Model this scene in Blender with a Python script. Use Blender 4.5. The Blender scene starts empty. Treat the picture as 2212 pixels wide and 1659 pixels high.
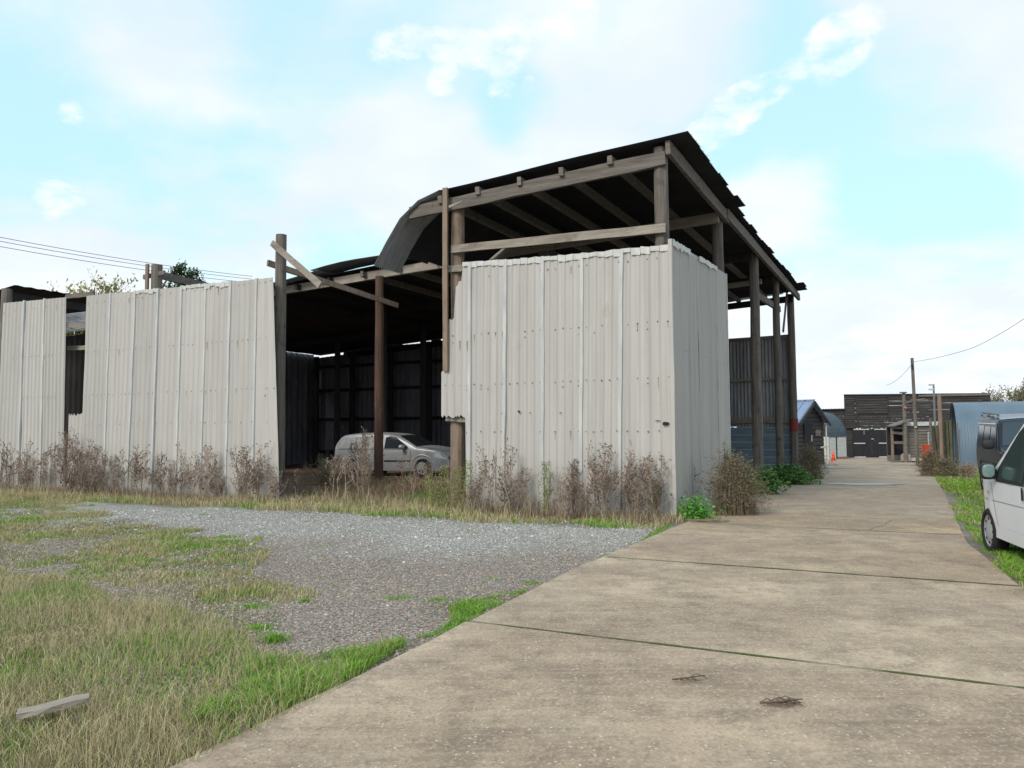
import bpy, math, random
import numpy as np
from mathutils import Vector, Matrix
random.seed(7); rng = np.random.default_rng(11)
S = bpy.context.scene; COL = S.collection
R_ = math.radians

# ------------------------------------------------------------------ camera
PITCH = math.atan(100.5/1700); ROLL = R_(.36); CH = 1.65
_f = np.array([0, math.cos(PITCH), math.sin(PITCH)]); _r0 = np.array([1., 0, 0]); _u0 = np.array([0, -math.sin(PITCH), math.cos(PITCH)])
_R = math.cos(ROLL)*_r0 - math.sin(ROLL)*_u0; _U = math.sin(ROLL)*_r0 + math.cos(ROLL)*_u0
cam = bpy.data.cameras.new('camera'); camo = bpy.data.objects.new('camera', cam); COL.objects.link(camo)
cam.sensor_width = 36; cam.lens = 36*1700/2212; cam.clip_end = 3000; cam.clip_start = .1
camo.matrix_world = Matrix(((_R[0], _U[0], -_f[0], 0), (_R[1], _U[1], -_f[1], 0), (_R[2], _U[2], -_f[2], CH), (0, 0, 0, 1)))
S.camera = camo
S.view_settings.view_transform = 'Standard'; S.view_settings.look = 'None'
S.view_settings.gamma = 1; S.view_settings.exposure = 0.38

# ------------------------------------------------------------------ world and sun
SUN_EL, SUN_AZ = R_(38), R_(217)      # azimuth clockwise from +Y
def build_world():
    w = bpy.data.worlds.new('World'); S.world = w; w.use_nodes = True
    nt = w.node_tree; N = nt.nodes; L = nt.links; N.clear()
    out = N.new('ShaderNodeOutputWorld'); bg = N.new('ShaderNodeBackground'); bg.inputs[1].default_value = .1
    L.new(bg.outputs[0], out.inputs[0])
    sky = N.new('ShaderNodeTexSky'); sky.sky_type = 'NISHITA'; sky.sun_disc = False
    sky.sun_elevation = SUN_EL; sky.sun_rotation = SUN_AZ; sky.dust_density = .6
    tc = N.new('ShaderNodeTexCoord')
    def val(op, a, b=None, c=None):
        n = N.new('ShaderNodeMath'); n.operation = op
        for i, x in enumerate((a, b, c)):
            if x is None: continue
            if isinstance(x, (int, float)): n.inputs[i].default_value = x
            else: L.new(x, n.inputs[i])
        return n.outputs[0]
    def mixc(f, a, b):
        n = N.new('ShaderNodeMix'); n.data_type = 'RGBA'
        for i, x in ((0, f), (6, a), (7, b)):
            if isinstance(x, tuple): n.inputs[i].default_value = (*x, 1)
            elif isinstance(x, (int, float)): n.inputs[i].default_value = x
            else: L.new(x, n.inputs[i])
        return n.outputs[2]
    def ramp(x, a, b):
        n = N.new('ShaderNodeMapRange'); n.interpolation_type = 'SMOOTHSTEP'
        L.new(x, n.inputs[0]); n.inputs[1].default_value = a; n.inputs[2].default_value = b
        return n.outputs[0]
    sep = N.new('ShaderNodeSeparateXYZ'); L.new(tc.outputs['Generated'], sep.inputs[0])
    z = sep.outputs[2]; den = val('ADD', val('MAXIMUM', z, 0.0), .22)
    comb = N.new('ShaderNodeCombineXYZ'); L.new(val('DIVIDE', sep.outputs[0], den), comb.inputs[0]); L.new(val('DIVIDE', sep.outputs[1], den), comb.inputs[1])
    def noise(scale, detail, rough=.55, off=0.0, dist=0.0):
        m = N.new('ShaderNodeMapping'); m.inputs[1].default_value = (off, off*.7, 0); L.new(comb.outputs[0], m.inputs[0])
        n = N.new('ShaderNodeTexNoise'); n.inputs['Scale'].default_value = scale; n.inputs['Detail'].default_value = detail
        n.inputs['Roughness'].default_value = rough; n.inputs['Distortion'].default_value = dist
        L.new(m.outputs[0], n.inputs['Vector']); return n.outputs[0]
    base = noise(1.15, 5, .5, 3.1, .3); fine = noise(5.5, 8, .62, 1.7, .2)
    cover = val('ADD', base, val('MULTIPLY', val('SUBTRACT', fine, .5), .42))
    def pix(x, y):
        d = _f + _R*(x-1106)/1700 - _U*(y-829.5)/1700; return d/np.linalg.norm(d)
    def blob(x, y, rad, amt, src):
        d = pix(x, y); c = math.cos(math.atan(rad/1700))
        dp = N.new('ShaderNodeVectorMath'); dp.operation = 'DOT_PRODUCT'; L.new(tc.outputs['Generated'], dp.inputs[0]); dp.inputs[1].default_value = tuple(d)
        nrm = N.new('ShaderNodeVectorMath'); nrm.operation = 'NORMALIZE'; L.new(tc.outputs['Generated'], nrm.inputs[0]); L.new(nrm.outputs[0], dp.inputs[0])
        return val('ADD', src, val('MULTIPLY', ramp(dp.outputs['Value'], c, 1.0), amt))
    for b in ((980, 130, 230, -.20), (1960, 260, 270, -.30), (1660, 190, 200, -.24), (120, 330, 220, -.20), (430, 420, 200, -.14), (1130, 250, 120, -.2), (640, 150, 200, -.10),
              (760, 540, 150, -.13), (560, 340, 110, -.08), (1560, 330, 90, -.12), (2120, 420, 100, -.12), (300, 60, 250, .12), (2180, 60, 330, .35), (900, 330, 200, .16),
              (1500, 90, 180, .16), (160, 560, 180, .12), (1700, 420, 150, .2), (1250, 370, 170, .2), (1400, 180, 130, .12)):
        cover = blob(*b, cover)
    cover = val('ADD', cover, val('MULTIPLY', ramp(z, .22, .03), .30))
    mask = ramp(cover, .27, .66)
    # small bright puffs and the drifting streak
    streak = None
    for (x, y, r) in ((1500, 305, 34), (1545, 275, 42), (1585, 240, 44), (1630, 205, 40), (1690, 172, 34), (1790, 120, 52), (1845, 62, 60), (845, 95, 46), (912, 84, 38), (985, 100, 46), (1035, 118, 30), (953, 175, 32),
                      (1100, 80, 60), (1085, 180, 34), (1145, 181, 16), (155, 245, 24), (130, 430, 44), (1240, 40, 60)):
        streak = blob(x, y, r*1.5, .62, streak if streak is not None else val('MULTIPLY', z, 0.0))
    puff = ramp(val('ADD', val('MINIMUM', streak, .62), val('MULTIPLY', noise(11, 9, .62, 5.0, .0), 1.5)), 1.12, 1.75)
    skyc = N.new('ShaderNodeMix'); skyc.data_type = 'RGBA'; skyc.blend_type = 'MULTIPLY'; skyc.inputs[0].default_value = 1
    L.new(sky.outputs[0], skyc.inputs[6]); skyc.inputs[7].default_value = SKYGAIN
    blue = mixc(.85, skyc.outputs[2], (4.6, 7.0, 7.9))
    tone = ramp(noise(1.6, 4, .5, 8.3), .35, .65)
    cloud = mixc(tone, (6.3, 7.1, 8.1), (7.4, 7.9, 8.3))
    lowwhite = ramp(z, .30, .04)
    lowtone = mixc(ramp(noise(3.2, 6, .6, 2.2), .38, .66), (6.9, 7.5, 8.1), (8.3, 8.4, 8.5))
    cloud = mixc(lowwhite, cloud, lowtone)
    c = mixc(mask, blue, cloud)
    c = mixc(puff, c, (8.5, 8.5, 8.2))
    L.new(c, bg.inputs[0])
SKYGAIN = (2.6, 3.0, 2.2, 1)
build_world()
sl = bpy.data.lights.new('sun', 'SUN'); sl.energy = 1.9; sl.angle = R_(16); sl.color = (1, .92, .82)
so = bpy.data.objects.new('sun', sl); COL.objects.link(so)
_sd = Vector((math.sin(SUN_AZ)*math.cos(SUN_EL), math.cos(SUN_AZ)*math.cos(SUN_EL), math.sin(SUN_EL)))
so.rotation_euler = _sd.to_track_quat('Z', 'Y').to_euler()

# ------------------------------------------------------------------ places: photo pixel -> point on the ground, barn frame
AX = np.array([.4543, .8908, 0]); LX = np.array([-.8908, .4543, 0]); P0 = np.array([2.9, 15., 0])
def vnoise(x, y, s, seed=0):
    x = np.asarray(x, float)*s + seed*17.3; y = np.asarray(y, float)*s - seed*9.1
    xi = np.floor(x).astype(np.int64); yi = np.floor(y).astype(np.int64); fx = x-xi; fy = y-yi
    fx = fx*fx*(3-2*fx); fy = fy*fy*(3-2*fy)
    def h(a, b):
        n = (a*374761393 + b*668265263 + seed*1442695) & 0x7fffffff; n = ((n ^ (n >> 13))*1274126177) & 0x7fffffff
        return ((n ^ (n >> 16)) & 0xffff)/65535.
    return (h(xi, yi)*(1-fx)+h(xi+1, yi)*fx)*(1-fy) + (h(xi, yi+1)*(1-fx)+h(xi+1, yi+1)*fx)*fy
def sst(x, a, b):
    t = np.clip((np.asarray(x, float)-a)/(b-a), 0, 1); return t*t*(3-2*t)
def AS(x, y):
    dx = np.asarray(x)-P0[0]; dy = np.asarray(y)-P0[1]
    return dx*AX[0]+dy*AX[1], dx*LX[0]+dy*LX[1]
def XY(a, s): return P0[0]+AX[0]*a+LX[0]*s, P0[1]+AX[1]*a+LX[1]*s
def slope(y): return -.0143*np.clip(np.asarray(y, float)-20, 0, 50)
def gz(x, y):
    a, s = AS(x, y)
    m = .27*sst(a, .6, 4.5)*sst(s, .4, 2.0)*sst(-a, -24, -19)
    return slope(y)+m
def ray(x, y): return _f + _R*(x-1106)/1700 - _U*(y-829.5)/1700
def G(x, y):
    d = ray(x, y); z = 0.
    for _ in range(25):
        t = (z-CH)/d[2]; z = .5*z+.5*float(gz(d[0]*t, d[1]*t))
    t = (z-CH)/d[2]; return np.array([d[0]*t, d[1]*t, z])
def at(x, y, Y):
    d = ray(x, y); t = Y/d[1]; return np.array([d[0]*t, Y, CH+d[2]*t])
def FW(x, y, a=0.):
    d = ray(x, y); C = np.array([0, 0, CH]); t = (P0+AX*a-C)@AX/(d@AX); P = C+d*t; return (P-P0)@LX, P[2]
def SW(x, y, s=0.):
    d = ray(x, y); C = np.array([0, 0, CH]); t = (P0+LX*s-C)@LX/(d@LX); P = C+d*t; return (P-P0)@AX, P[2]

# ------------------------------------------------------------------ materials
MATS = {}
def mat(name, c1, c2=None, scale=3., stretch=(1, 1, 1), rough=.85, metal=0., bump=.0, bscale=20., c3=None, c3scale=2., c3lo=.6, c3hi=.7, objrand=0., spec=.3, coords='Object', vcol=None, bstretch=None, detail=6, lo=.3, hi=.7):
    m = bpy.data.materials.new(name); m.use_nodes = True; nt = m.node_tree; N = nt.nodes; L = nt.links
    b = N['Principled BSDF']; b.inputs['Roughness'].default_value = rough; b.inputs['Metallic'].default_value = metal
    b.inputs['Specular IOR Level'].default_value = spec
    tc = N.new('ShaderNodeTexCoord')
    def noise(scale, st, detail=6, off=0):
        mp = N.new('ShaderNodeMapping'); mp.inputs[3].default_value = st; mp.inputs[1].default_value = (off, off, off); L.new(tc.outputs[coords], mp.inputs[0])
        n = N.new('ShaderNodeTexNoise'); n.inputs['Scale'].default_value = scale; n.inputs['Detail'].default_value = detail; n.inputs['Roughness'].default_value = .6
        L.new(mp.outputs[0], n.inputs['Vector']); return n.outputs[0]
    def rmp(x, a, bb):
        n = N.new('ShaderNodeMapRange'); L.new(x, n.inputs[0]); n.inputs[1].default_value = a; n.inputs[2].default_value = bb; return n.outputs[0]
    def mix(f, a, bb, blend='MIX'):
        n = N.new('ShaderNodeMix'); n.data_type = 'RGBA'; n.blend_type = blend
        for i, x in ((0, f), (6, a), (7, bb)):
            if isinstance(x, tuple): n.inputs[i].default_value = (*x, 1)
            elif isinstance(x, (int, float)): n.inputs[i].default_value = x
            else: L.new(x, n.inputs[i])
        return n.outputs[2]
    c = None
    if vcol:
        at_ = N.new('ShaderNodeAttribute'); at_.attribute_name = vcol; c = at_.outputs[0]
    elif c2:
        c = mix(rmp(noise(scale, stretch, detail), lo, hi), c1, c2)
    if c3: c = mix(rmp(noise(c3scale, (1, 1, 1), 8, 4.3), c3lo, c3hi), c if c is not None else c1, c3)
    if objrand:
        oi = N.new('ShaderNodeObjectInfo'); hs = N.new('ShaderNodeHueSaturation')
        if c is None: hs.inputs['Color'].default_value = (*c1, 1)
        else: L.new(c, hs.inputs['Color'])
        v = N.new('ShaderNodeMapRange'); L.new(oi.outputs['Random'], v.inputs[0]); v.inputs[3].default_value = 1-objrand; v.inputs[4].default_value = 1+objrand
        L.new(v.outputs[0], hs.inputs['Value']); c = hs.outputs[0]
    if c is None: b.inputs['Base Color'].default_value = (*c1, 1)
    else: L.new(c, b.inputs['Base Color'])
    if bump:
        bn = N.new('ShaderNodeBump'); bn.inputs['Strength'].default_value = bump; bn.inputs['Distance'].default_value = .02
        L.new(noise(bscale, bstretch or stretch, 5, 1.1), bn.inputs['Height']); L.new(bn.outputs[0], b.inputs['Normal'])
    MATS[name] = m; return m
M = MATS
mat('cladding', (.47, .447, .42), (.385, .365, .34), 2.4, (3, 3, .14), rough=.5, objrand=.07, metal=.0, bump=.3, bscale=2.2, bstretch=(1, 1, 1), c3=(.34, .28, .23), c3scale=1.6, c3lo=.66, c3hi=.86, spec=.4)
mat('cladding_strip', (.56, .555, .54), (.40, .40, .40), 3, (3, 3, .6), rough=.38, spec=.5, bump=.15, bscale=3)
mat('cladding_white', (.62, .61, .59), (.48, .47, .45), 7, rough=.5, bump=.2, bscale=6)
mat('rusty_screw', (.16, .08, .05), (.07, .05, .045), 40, rough=.9)
mat('rust_run', (.33, .25, .19), (.26, .18, .12), 20, rough=.8)
mat('hole_shade', (.02, .018, .016))  # flat dark patches on the sheet; shade inside tears is in the colour
mat('old_timber', (.19, .165, .145), (.085, .072, .062), 2.2, (6, 6, .5), rough=.9, bump=.6, bscale=9, c3=(.05, .042, .038), c3scale=3.5, c3lo=.6, c3hi=.75, objrand=.12)
mat('old_timber_h', (.22, .195, .17), (.10, .085, .075), 2.2, (.5, 6, 6), rough=.9, bump=.6, bscale=9, c3=(.06, .05, .045), c3scale=3.5, c3lo=.62, c3hi=.78, objrand=.12)
mat('pale_timber', (.36, .32, .27), (.20, .17, .14), 2.0, (.6, 5, 5), rough=.9, bump=.5, bscale=9, c3=(.12, .09, .07), c3scale=2.5, c3lo=.55, c3hi=.8)
mat('pale_timber_v', (.30, .22, .165), (.17, .13, .10), 2.0, (5, 5, .6), rough=.9, bump=.5, bscale=9, c3=(.12, .08, .06), c3scale=2.5, c3lo=.55, c3hi=.8)
mat('red_timber', (.135, .075, .052), (.06, .038, .03), 2.5, (5, 5, .5), rough=.9, bump=.6, bscale=8, c3=(.20, .15, .12), c3scale=2.2, c3lo=.6, c3hi=.8)
mat('dark_timber', (.035, .03, .028), (.018, .016, .016), 2.5, (3, 3, .5), rough=.95, bump=.4, bscale=8)  # near black copy of the barn timber; interior shade is in the colour
mat('roof_under', (.035, .035, .042), (.016, .016, .02), 1.6, rough=.85, c3=(.06, .035, .025), c3scale=1.3, c3lo=.62, c3hi=.75, metal=0)  # kept near black, so the darkness under the roof is in the colour
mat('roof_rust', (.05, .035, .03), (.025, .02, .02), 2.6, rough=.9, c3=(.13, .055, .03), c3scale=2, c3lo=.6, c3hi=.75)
mat('bent_sheet', (.34, .345, .36), (.20, .20, .21), 2, (1, 4, 1), rough=.6, metal=.2, c3=(.09, .05, .035), c3scale=2, c3lo=.6, c3hi=.75)  # paler copy of the roof sheeting; light on the flap is in the colour
mat('galvanised', (.42, .46, .50), (.24, .25, .27), 2.5, rough=.5, metal=.25)
mat('asbestos', (.33, .325, .33), (.16, .155, .16), 1.3, (1.4, 1.4, .35), rough=.9, bump=.3, bscale=14, c3=(.30, .29, .28), c3scale=4, c3lo=.60, c3hi=.75)
mat('inner_wall', (.20, .195, .225), (.10, .098, .115), 1.3, (1, 1, .3), rough=.8, c3=(.24, .22, .23), c3scale=3, c3lo=.58, c3hi=.75)  # darker than the outer rear sheeting; the gloom inside is in the colour
mat('blue_boards', (.16, .21, .25), (.11, .145, .175), 2, (.5, 2, 2), rough=.6, bump=.1, bscale=5)
mat('black_boards', (.075, .066, .062), (.028, .026, .027), 1.3, (.35, 1, 8), rough=.9, bump=.5, bscale=6, c3=(.11, .10, .09), c3scale=1.6, c3lo=.62, c3hi=.85)
mat('black_doors', (.03, .029, .036), (.018, .017, .021), 3, (5, 2, .7), rough=.8, c3=(.12, .115, .11), c3scale=2.6, c3lo=.66, c3hi=.72)
mat('grey_boards', (.22, .195, .17), (.11, .095, .085), 3, (.4, 2, 5), rough=.9, bump=.4, bscale=7)
mat('white_iron', (.62, .63, .63), (.36, .36, .35), 8, rough=.6)
mat('whitewash', (.60, .60, .56), (.42, .40, .35), 4, rough=.9, bump=.3, bscale=12, c3=(.13, .10, .08), c3scale=5, c3lo=.64, c3hi=.7)
mat('brick', (.30, .15, .10), (.20, .12, .09), 9, rough=.95, bump=.4, bscale=20)
mat('blue_roof', (.22, .30, .44), (.17, .24, .36), 1, rough=.45, spec=.5)
mat('dark_nissen', (.055, .085, .105), (.035, .05, .065), 2, rough=.5, c3=(.08, .10, .12), c3scale=1.5)
mat('blue_nissen', (.125, .18, .235), (.10, .145, .19), 1.4, (1, 1, .4), rough=.45, bump=.1, bscale=3, c3=(.11, .13, .15), c3scale=1.2, c3lo=.6, c3hi=.8)
mat('mossy_sheet', (.17, .17, .12), (.08, .085, .05), 4, (2, 2, .6), rough=.95, bump=.5, bscale=10, c3=(.28, .28, .24), c3scale=6, c3lo=.6, c3hi=.75)
mat('orange_plastic', (.80, .10, .025), (.62, .09, .03), 8, rough=.5)
mat('glass_pale', (.20, .30, .29), (.12, .19, .185), 6, rough=.15, spec=.6)
mat('red_ball', (.42, .13, .08), rough=.6)
mat('cone_orange', (.85, .11, .03), (.70, .10, .03), 8, rough=.5)
mat('concrete', (.37, .32, .255), (.27, .23, .18), .9, (1, 1, 1), rough=.95, coords='Object')
mat('weed_brown', (.235, .165, .13), (.36, .29, .22), 6, rough=.95, objrand=.35)
mat('weed_head', (.27, .195, .15), (.13, .09, .075), 14, rough=.95, objrand=.3)
mat('weed_green', (.17, .22, .06), (.26, .26, .10), 9, rough=.9, objrand=.2)
mat('leaf_green', (.045, .20, .018), (.08, .28, .03), 9, rough=.6, objrand=.2)
mat('bramble_leaf', (.03, .12, .015), (.07, .20, .03), 5, rough=.55, c3=(.13, .11, .05), c3scale=8, c3lo=.62, c3hi=.7)
mat('dry_bush', (.24, .195, .135), (.12, .10, .065), 7, rough=.95, c3=(.12, .15, .05), c3scale=3, c3lo=.55, c3hi=.7)
mat('bark', (.10, .075, .06), (.06, .05, .04), 5, rough=.95)
mat('larch_leaf', (.40, .34, .10), (.22, .24, .08), 3, rough=.8, objrand=.15)
mat('conifer_leaf', (.055, .11, .035), (.03, .06, .02), 3, rough=.8)
mat('pale_leaf', (.25, .24, .15), (.15, .15, .09), 3, rough=.8)
mat('black_cable', (.11, .11, .12))
mat('grass_mat', (.1, .2, .03), vcol='tint', rough=.8)
mat('stone_mat', (.3, .3, .3), vcol='tint', rough=.95)
mat('moss', (.055, .085, .02), (.10, .13, .035), 30, rough=1, bump=.5, bscale=60)
mat('twig', (.16, .11, .08), (.08, .055, .045), 12, rough=.95)
mat('red_paint', (.20, .035, .025), (.12, .03, .025), 6, rough=.8)
mat('water', (.16, .16, .16), rough=.33, spec=1)
mat('tyre', (.022, .022, .023), rough=.9)
mat('black_plastic', (.025, .026, .028), rough=.6)
mat('chrome', (.7, .72, .75), rough=.15, metal=1)
mat('silver_paint', (.40, .41, .43), (.34, .345, .355), 3, rough=.42, metal=.35, spec=.5, c3=(.28, .275, .27), c3scale=3, c3lo=.52, c3hi=.75)
mat('dusty_silver', (.33, .33, .335), (.26, .26, .26), 3, rough=.6, metal=.3)
mat('white_paint', (.78, .79, .81), (.72, .73, .75), 1.2, rough=.25, spec=.5)
mat('bumper_grey', (.16, .165, .18), rough=.55)
mat('suv_paint', (.016, .02, .034), (.012, .016, .028), 2, rough=.3, metal=.0, spec=.25)
mat('suv_top_sheen', (.13, .15, .20), (.11, .13, .18), 2, rough=.2, metal=.4, spec=.6)  # lighter copy of the body paint; sky sheen on top is in the colour
mat('car_glass', (.02, .024, .028), rough=.04, spec=.7)
mat('van_glass', (.035, .055, .05), rough=.12, spec=.3)
mat('alloy', (.55, .55, .56), rough=.35, metal=.6)
mat('alloy_dirty', (.48, .46, .43), (.25, .23, .2), 20, rough=.6, metal=.2)
mat('hubcap', (.42, .43, .45), rough=.45, metal=.3)
mat('lamp_glass', (.55, .58, .60), rough=.1, spec=.7)
mat('amber', (.7, .22, .03), rough=.3)
mat('seat_cloth', (.30, .31, .31), rough=.9)
mat('grey_stone', (.40, .36, .30), (.32, .28, .235), 10, rough=.95)

# concrete slabs: pebbly aggregate, brushed grain, stains, pale edges
def concrete_material():
    m = M['concrete']; nt = m.node_tree; N = nt.nodes; L = nt.links; b = N['Principled BSDF']
    tc = N.new('ShaderNodeTexCoord')
    def noise(scale, st=(1, 1, 1), d=5, off=0, rough=.6):
        mp = N.new('ShaderNodeMapping'); mp.inputs[3].default_value = st; mp.inputs[1].default_value = (off, off, 0); L.new(tc.outputs['Object'], mp.inputs[0])
        n = N.new('ShaderNodeTexNoise'); n.inputs['Scale'].default_value = scale; n.inputs['Detail'].default_value = d; n.inputs['Roughness'].default_value = rough
        L.new(mp.outputs[0], n.inputs['Vector']); return n.outputs[0]
    def rmp(x, a, bb, lo=0., hi=1.):
        n = N.new('ShaderNodeMapRange'); L.new(x, n.inputs[0]); n.inputs[1].default_value = a; n.inputs[2].default_value = bb; n.inputs[3].default_value = lo; n.inputs[4].default_value = hi; return n.outputs[0]
    def mix(f, a, bb, blend='MIX'):
        n = N.new('ShaderNodeMix'); n.data_type = 'RGBA'; n.blend_type = blend
        for i, x in ((0, f), (6, a), (7, bb)):
            if isinstance(x, tuple): n.inputs[i].default_value = (*x, 1)
            elif isinstance(x, (int, float)): n.inputs[i].default_value = x
            else: L.new(x, n.inputs[i])
        return n.outputs[2]
    tin = N.new('ShaderNodeAttribute'); tin.attribute_name = 'tint'
    c = mix(rmp(noise(.75, (1, 1, 1), 6, 3, .68), .40, .66), tin.outputs[0], (.225, .165, .118))
    c = mix(rmp(noise(2.6, (1, 1, 1), 8, 17, .74), .46, .66, 0, .8), c, (.165, .125, .093))
    c = mix(rmp(noise(.28, (1, 1, 1), 5, 27), .50, .62, 0, .40), c, (.24, .185, .15))
    c = mix(rmp(noise(1.3, (1, 1, 1), 6, 7), .55, .75, 0, .45), c, (.33, .26, .195))
    c = mix(rmp(noise(.35, (1, 4.5, 1), 6, 13), .52, .72, 0, .5), c, (.22, .16, .11))
    c = mix(rmp(noise(2.2, (.35, 7, 1), 4, 1), .45, .7, 0, .28), c, (.50, .41, .31))
    # pebbles
    vo = N.new('ShaderNodeTexVoronoi'); vo.inputs['Scale'].default_value = 58; L.new(tc.outputs['Object'], vo.inputs['Vector'])
    sp = N.new('ShaderNodeSeparateXYZ'); L.new(vo.outputs['Color'], sp.inputs[0])
    c = mix(rmp(sp.outputs[0], .0, 1., -.1, .38), c, mix(rmp(sp.outputs[1], .3, .7), (.18, .13, .095), (.55, .45, .35)))
    vo2 = N.new('ShaderNodeTexVoronoi'); vo2.inputs['Scale'].default_value = 34; L.new(tc.outputs['Object'], vo2.inputs['Vector'])
    s2 = N.new('ShaderNodeSeparateXYZ'); L.new(vo2.outputs['Color'], s2.inputs[0])
    dot = N.new('ShaderNodeMath'); dot.operation = 'MULTIPLY'; L.new(rmp(s2.outputs[0], .84, .88), dot.inputs[0]); L.new(rmp(vo2.outputs['Distance'], .28, .20), dot.inputs[1])
    c = mix(dot.outputs[0], c, (.55, .50, .43))
    L.new(c, b.inputs['Base Color'])
    bn = N.new('ShaderNodeBump'); bn.inputs['Strength'].default_value = .55; bn.inputs['Distance'].default_value = .006
    ad = N.new('ShaderNodeMath'); ad.operation = 'ADD'; L.new(noise(3, (.25, 9, 1), 3), ad.inputs[0]); L.new(vo.outputs['Distance'], ad.inputs[1])
    L.new(ad.outputs[0], bn.inputs['Height']); L.new(bn.outputs[0], b.inputs['Normal'])
concrete_material()

def ground_material():
    m = bpy.data.materials.new('ground'); m.use_nodes = True; nt = m.node_tree; N = nt.nodes; L = nt.links; b = N['Principled BSDF']; b.inputs['Roughness'].default_value = .97; b.inputs['Specular IOR Level'].default_value = .15
    tc = N.new('ShaderNodeTexCoord'); za = N.new('ShaderNodeAttribute'); za.attribute_name = 'zone'; sz = N.new('ShaderNodeSeparateColor'); L.new(za.outputs[0], sz.inputs[0])
    def noise(scale, d=5, off=0, rough=.6):
        mp = N.new('ShaderNodeMapping'); mp.inputs[1].default_value = (off, off, 0); L.new(tc.outputs['Object'], mp.inputs[0])
        n = N.new('ShaderNodeTexNoise'); n.inputs['Scale'].default_value = scale; n.inputs['Detail'].default_value = d; n.inputs['Roughness'].default_value = rough
        L.new(mp.outputs[0], n.inputs['Vector']); return n.outputs[0]
    def rmp(x, a, bb, lo=0., hi=1.):
        n = N.new('ShaderNodeMapRange'); L.new(x, n.inputs[0]); n.inputs[1].default_value = a; n.inputs[2].default_value = bb; n.inputs[3].default_value = lo; n.inputs[4].default_value = hi; return n.outputs[0]
    def mix(f, a, bb):
        n = N.new('ShaderNodeMix'); n.data_type = 'RGBA'
        for i, x in ((0, f), (6, a), (7, bb)):
            if isinstance(x, tuple): n.inputs[i].default_value = (*x, 1)
            elif isinstance(x, (int, float)): n.inputs[i].default_value = x
            else: L.new(x, n.inputs[i])
        return n.outputs[2]
    vo = N.new('ShaderNodeTexVoronoi'); vo.inputs['Scale'].default_value = 34; L.new(tc.outputs['Object'], vo.inputs['Vector'])
    sp = N.new('ShaderNodeSeparateXYZ'); L.new(vo.outputs['Color'], sp.inputs[0])
    grey = mix(sp.outputs[0], (.28, .27, .25), (.54, .52, .48)); grey = mix(rmp(vo.outputs['Distance'], .35, .75, 0, .85), grey, (.13, .13, .125))
    brn = mix(sp.outputs[0], (.19, .16, .14), (.42, .37, .33)); brn = mix(rmp(sp.outputs[1], .9, .94, 0, .7), brn, (.45, .27, .19)); brn = mix(rmp(vo.outputs['Distance'], .35, .75, 0, .8), brn, (.085, .075, .068))
    brn = mix(rmp(noise(1.1, 5, 2), .5, .7, 0, .5), brn, (.17, .145, .13))
    c = mix(sz.outputs[0], brn, grey)
    c = mix(rmp(noise(.9, 6, 9), .52, .70, 0, .45), c, (.19, .175, .16))
    moss = mix(noise(9, 5, 3), (.06, .07, .03), (.16, .14, .085))
    gf = N.new('ShaderNodeMath'); gf.operation = 'MULTIPLY'; L.new(sz.outputs[1], gf.inputs[0]); L.new(rmp(noise(7, 6, 5), .28, .5, .35, 1), gf.inputs[1])
    c = mix(gf.outputs[0], c, moss)
    soil = mix(noise(6, 6, 1), (.10, .058, .04), (.22, .155, .11))
    c = mix(sz.outputs[2], c, soil)
    L.new(c, b.inputs['Base Color'])
    bn = N.new('ShaderNodeBump'); bn.inputs['Strength'].default_value = .8; bn.inputs['Distance'].default_value = .02
    inv = N.new('ShaderNodeMath'); inv.operation = 'SUBTRACT'; inv.inputs[0].default_value = 1; L.new(vo.outputs['Distance'], inv.inputs[1])
    L.new(inv.outputs[0], bn.inputs['Height']); L.new(bn.outputs[0], b.inputs['Normal'])
    M['ground'] = m
ground_material()

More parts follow.
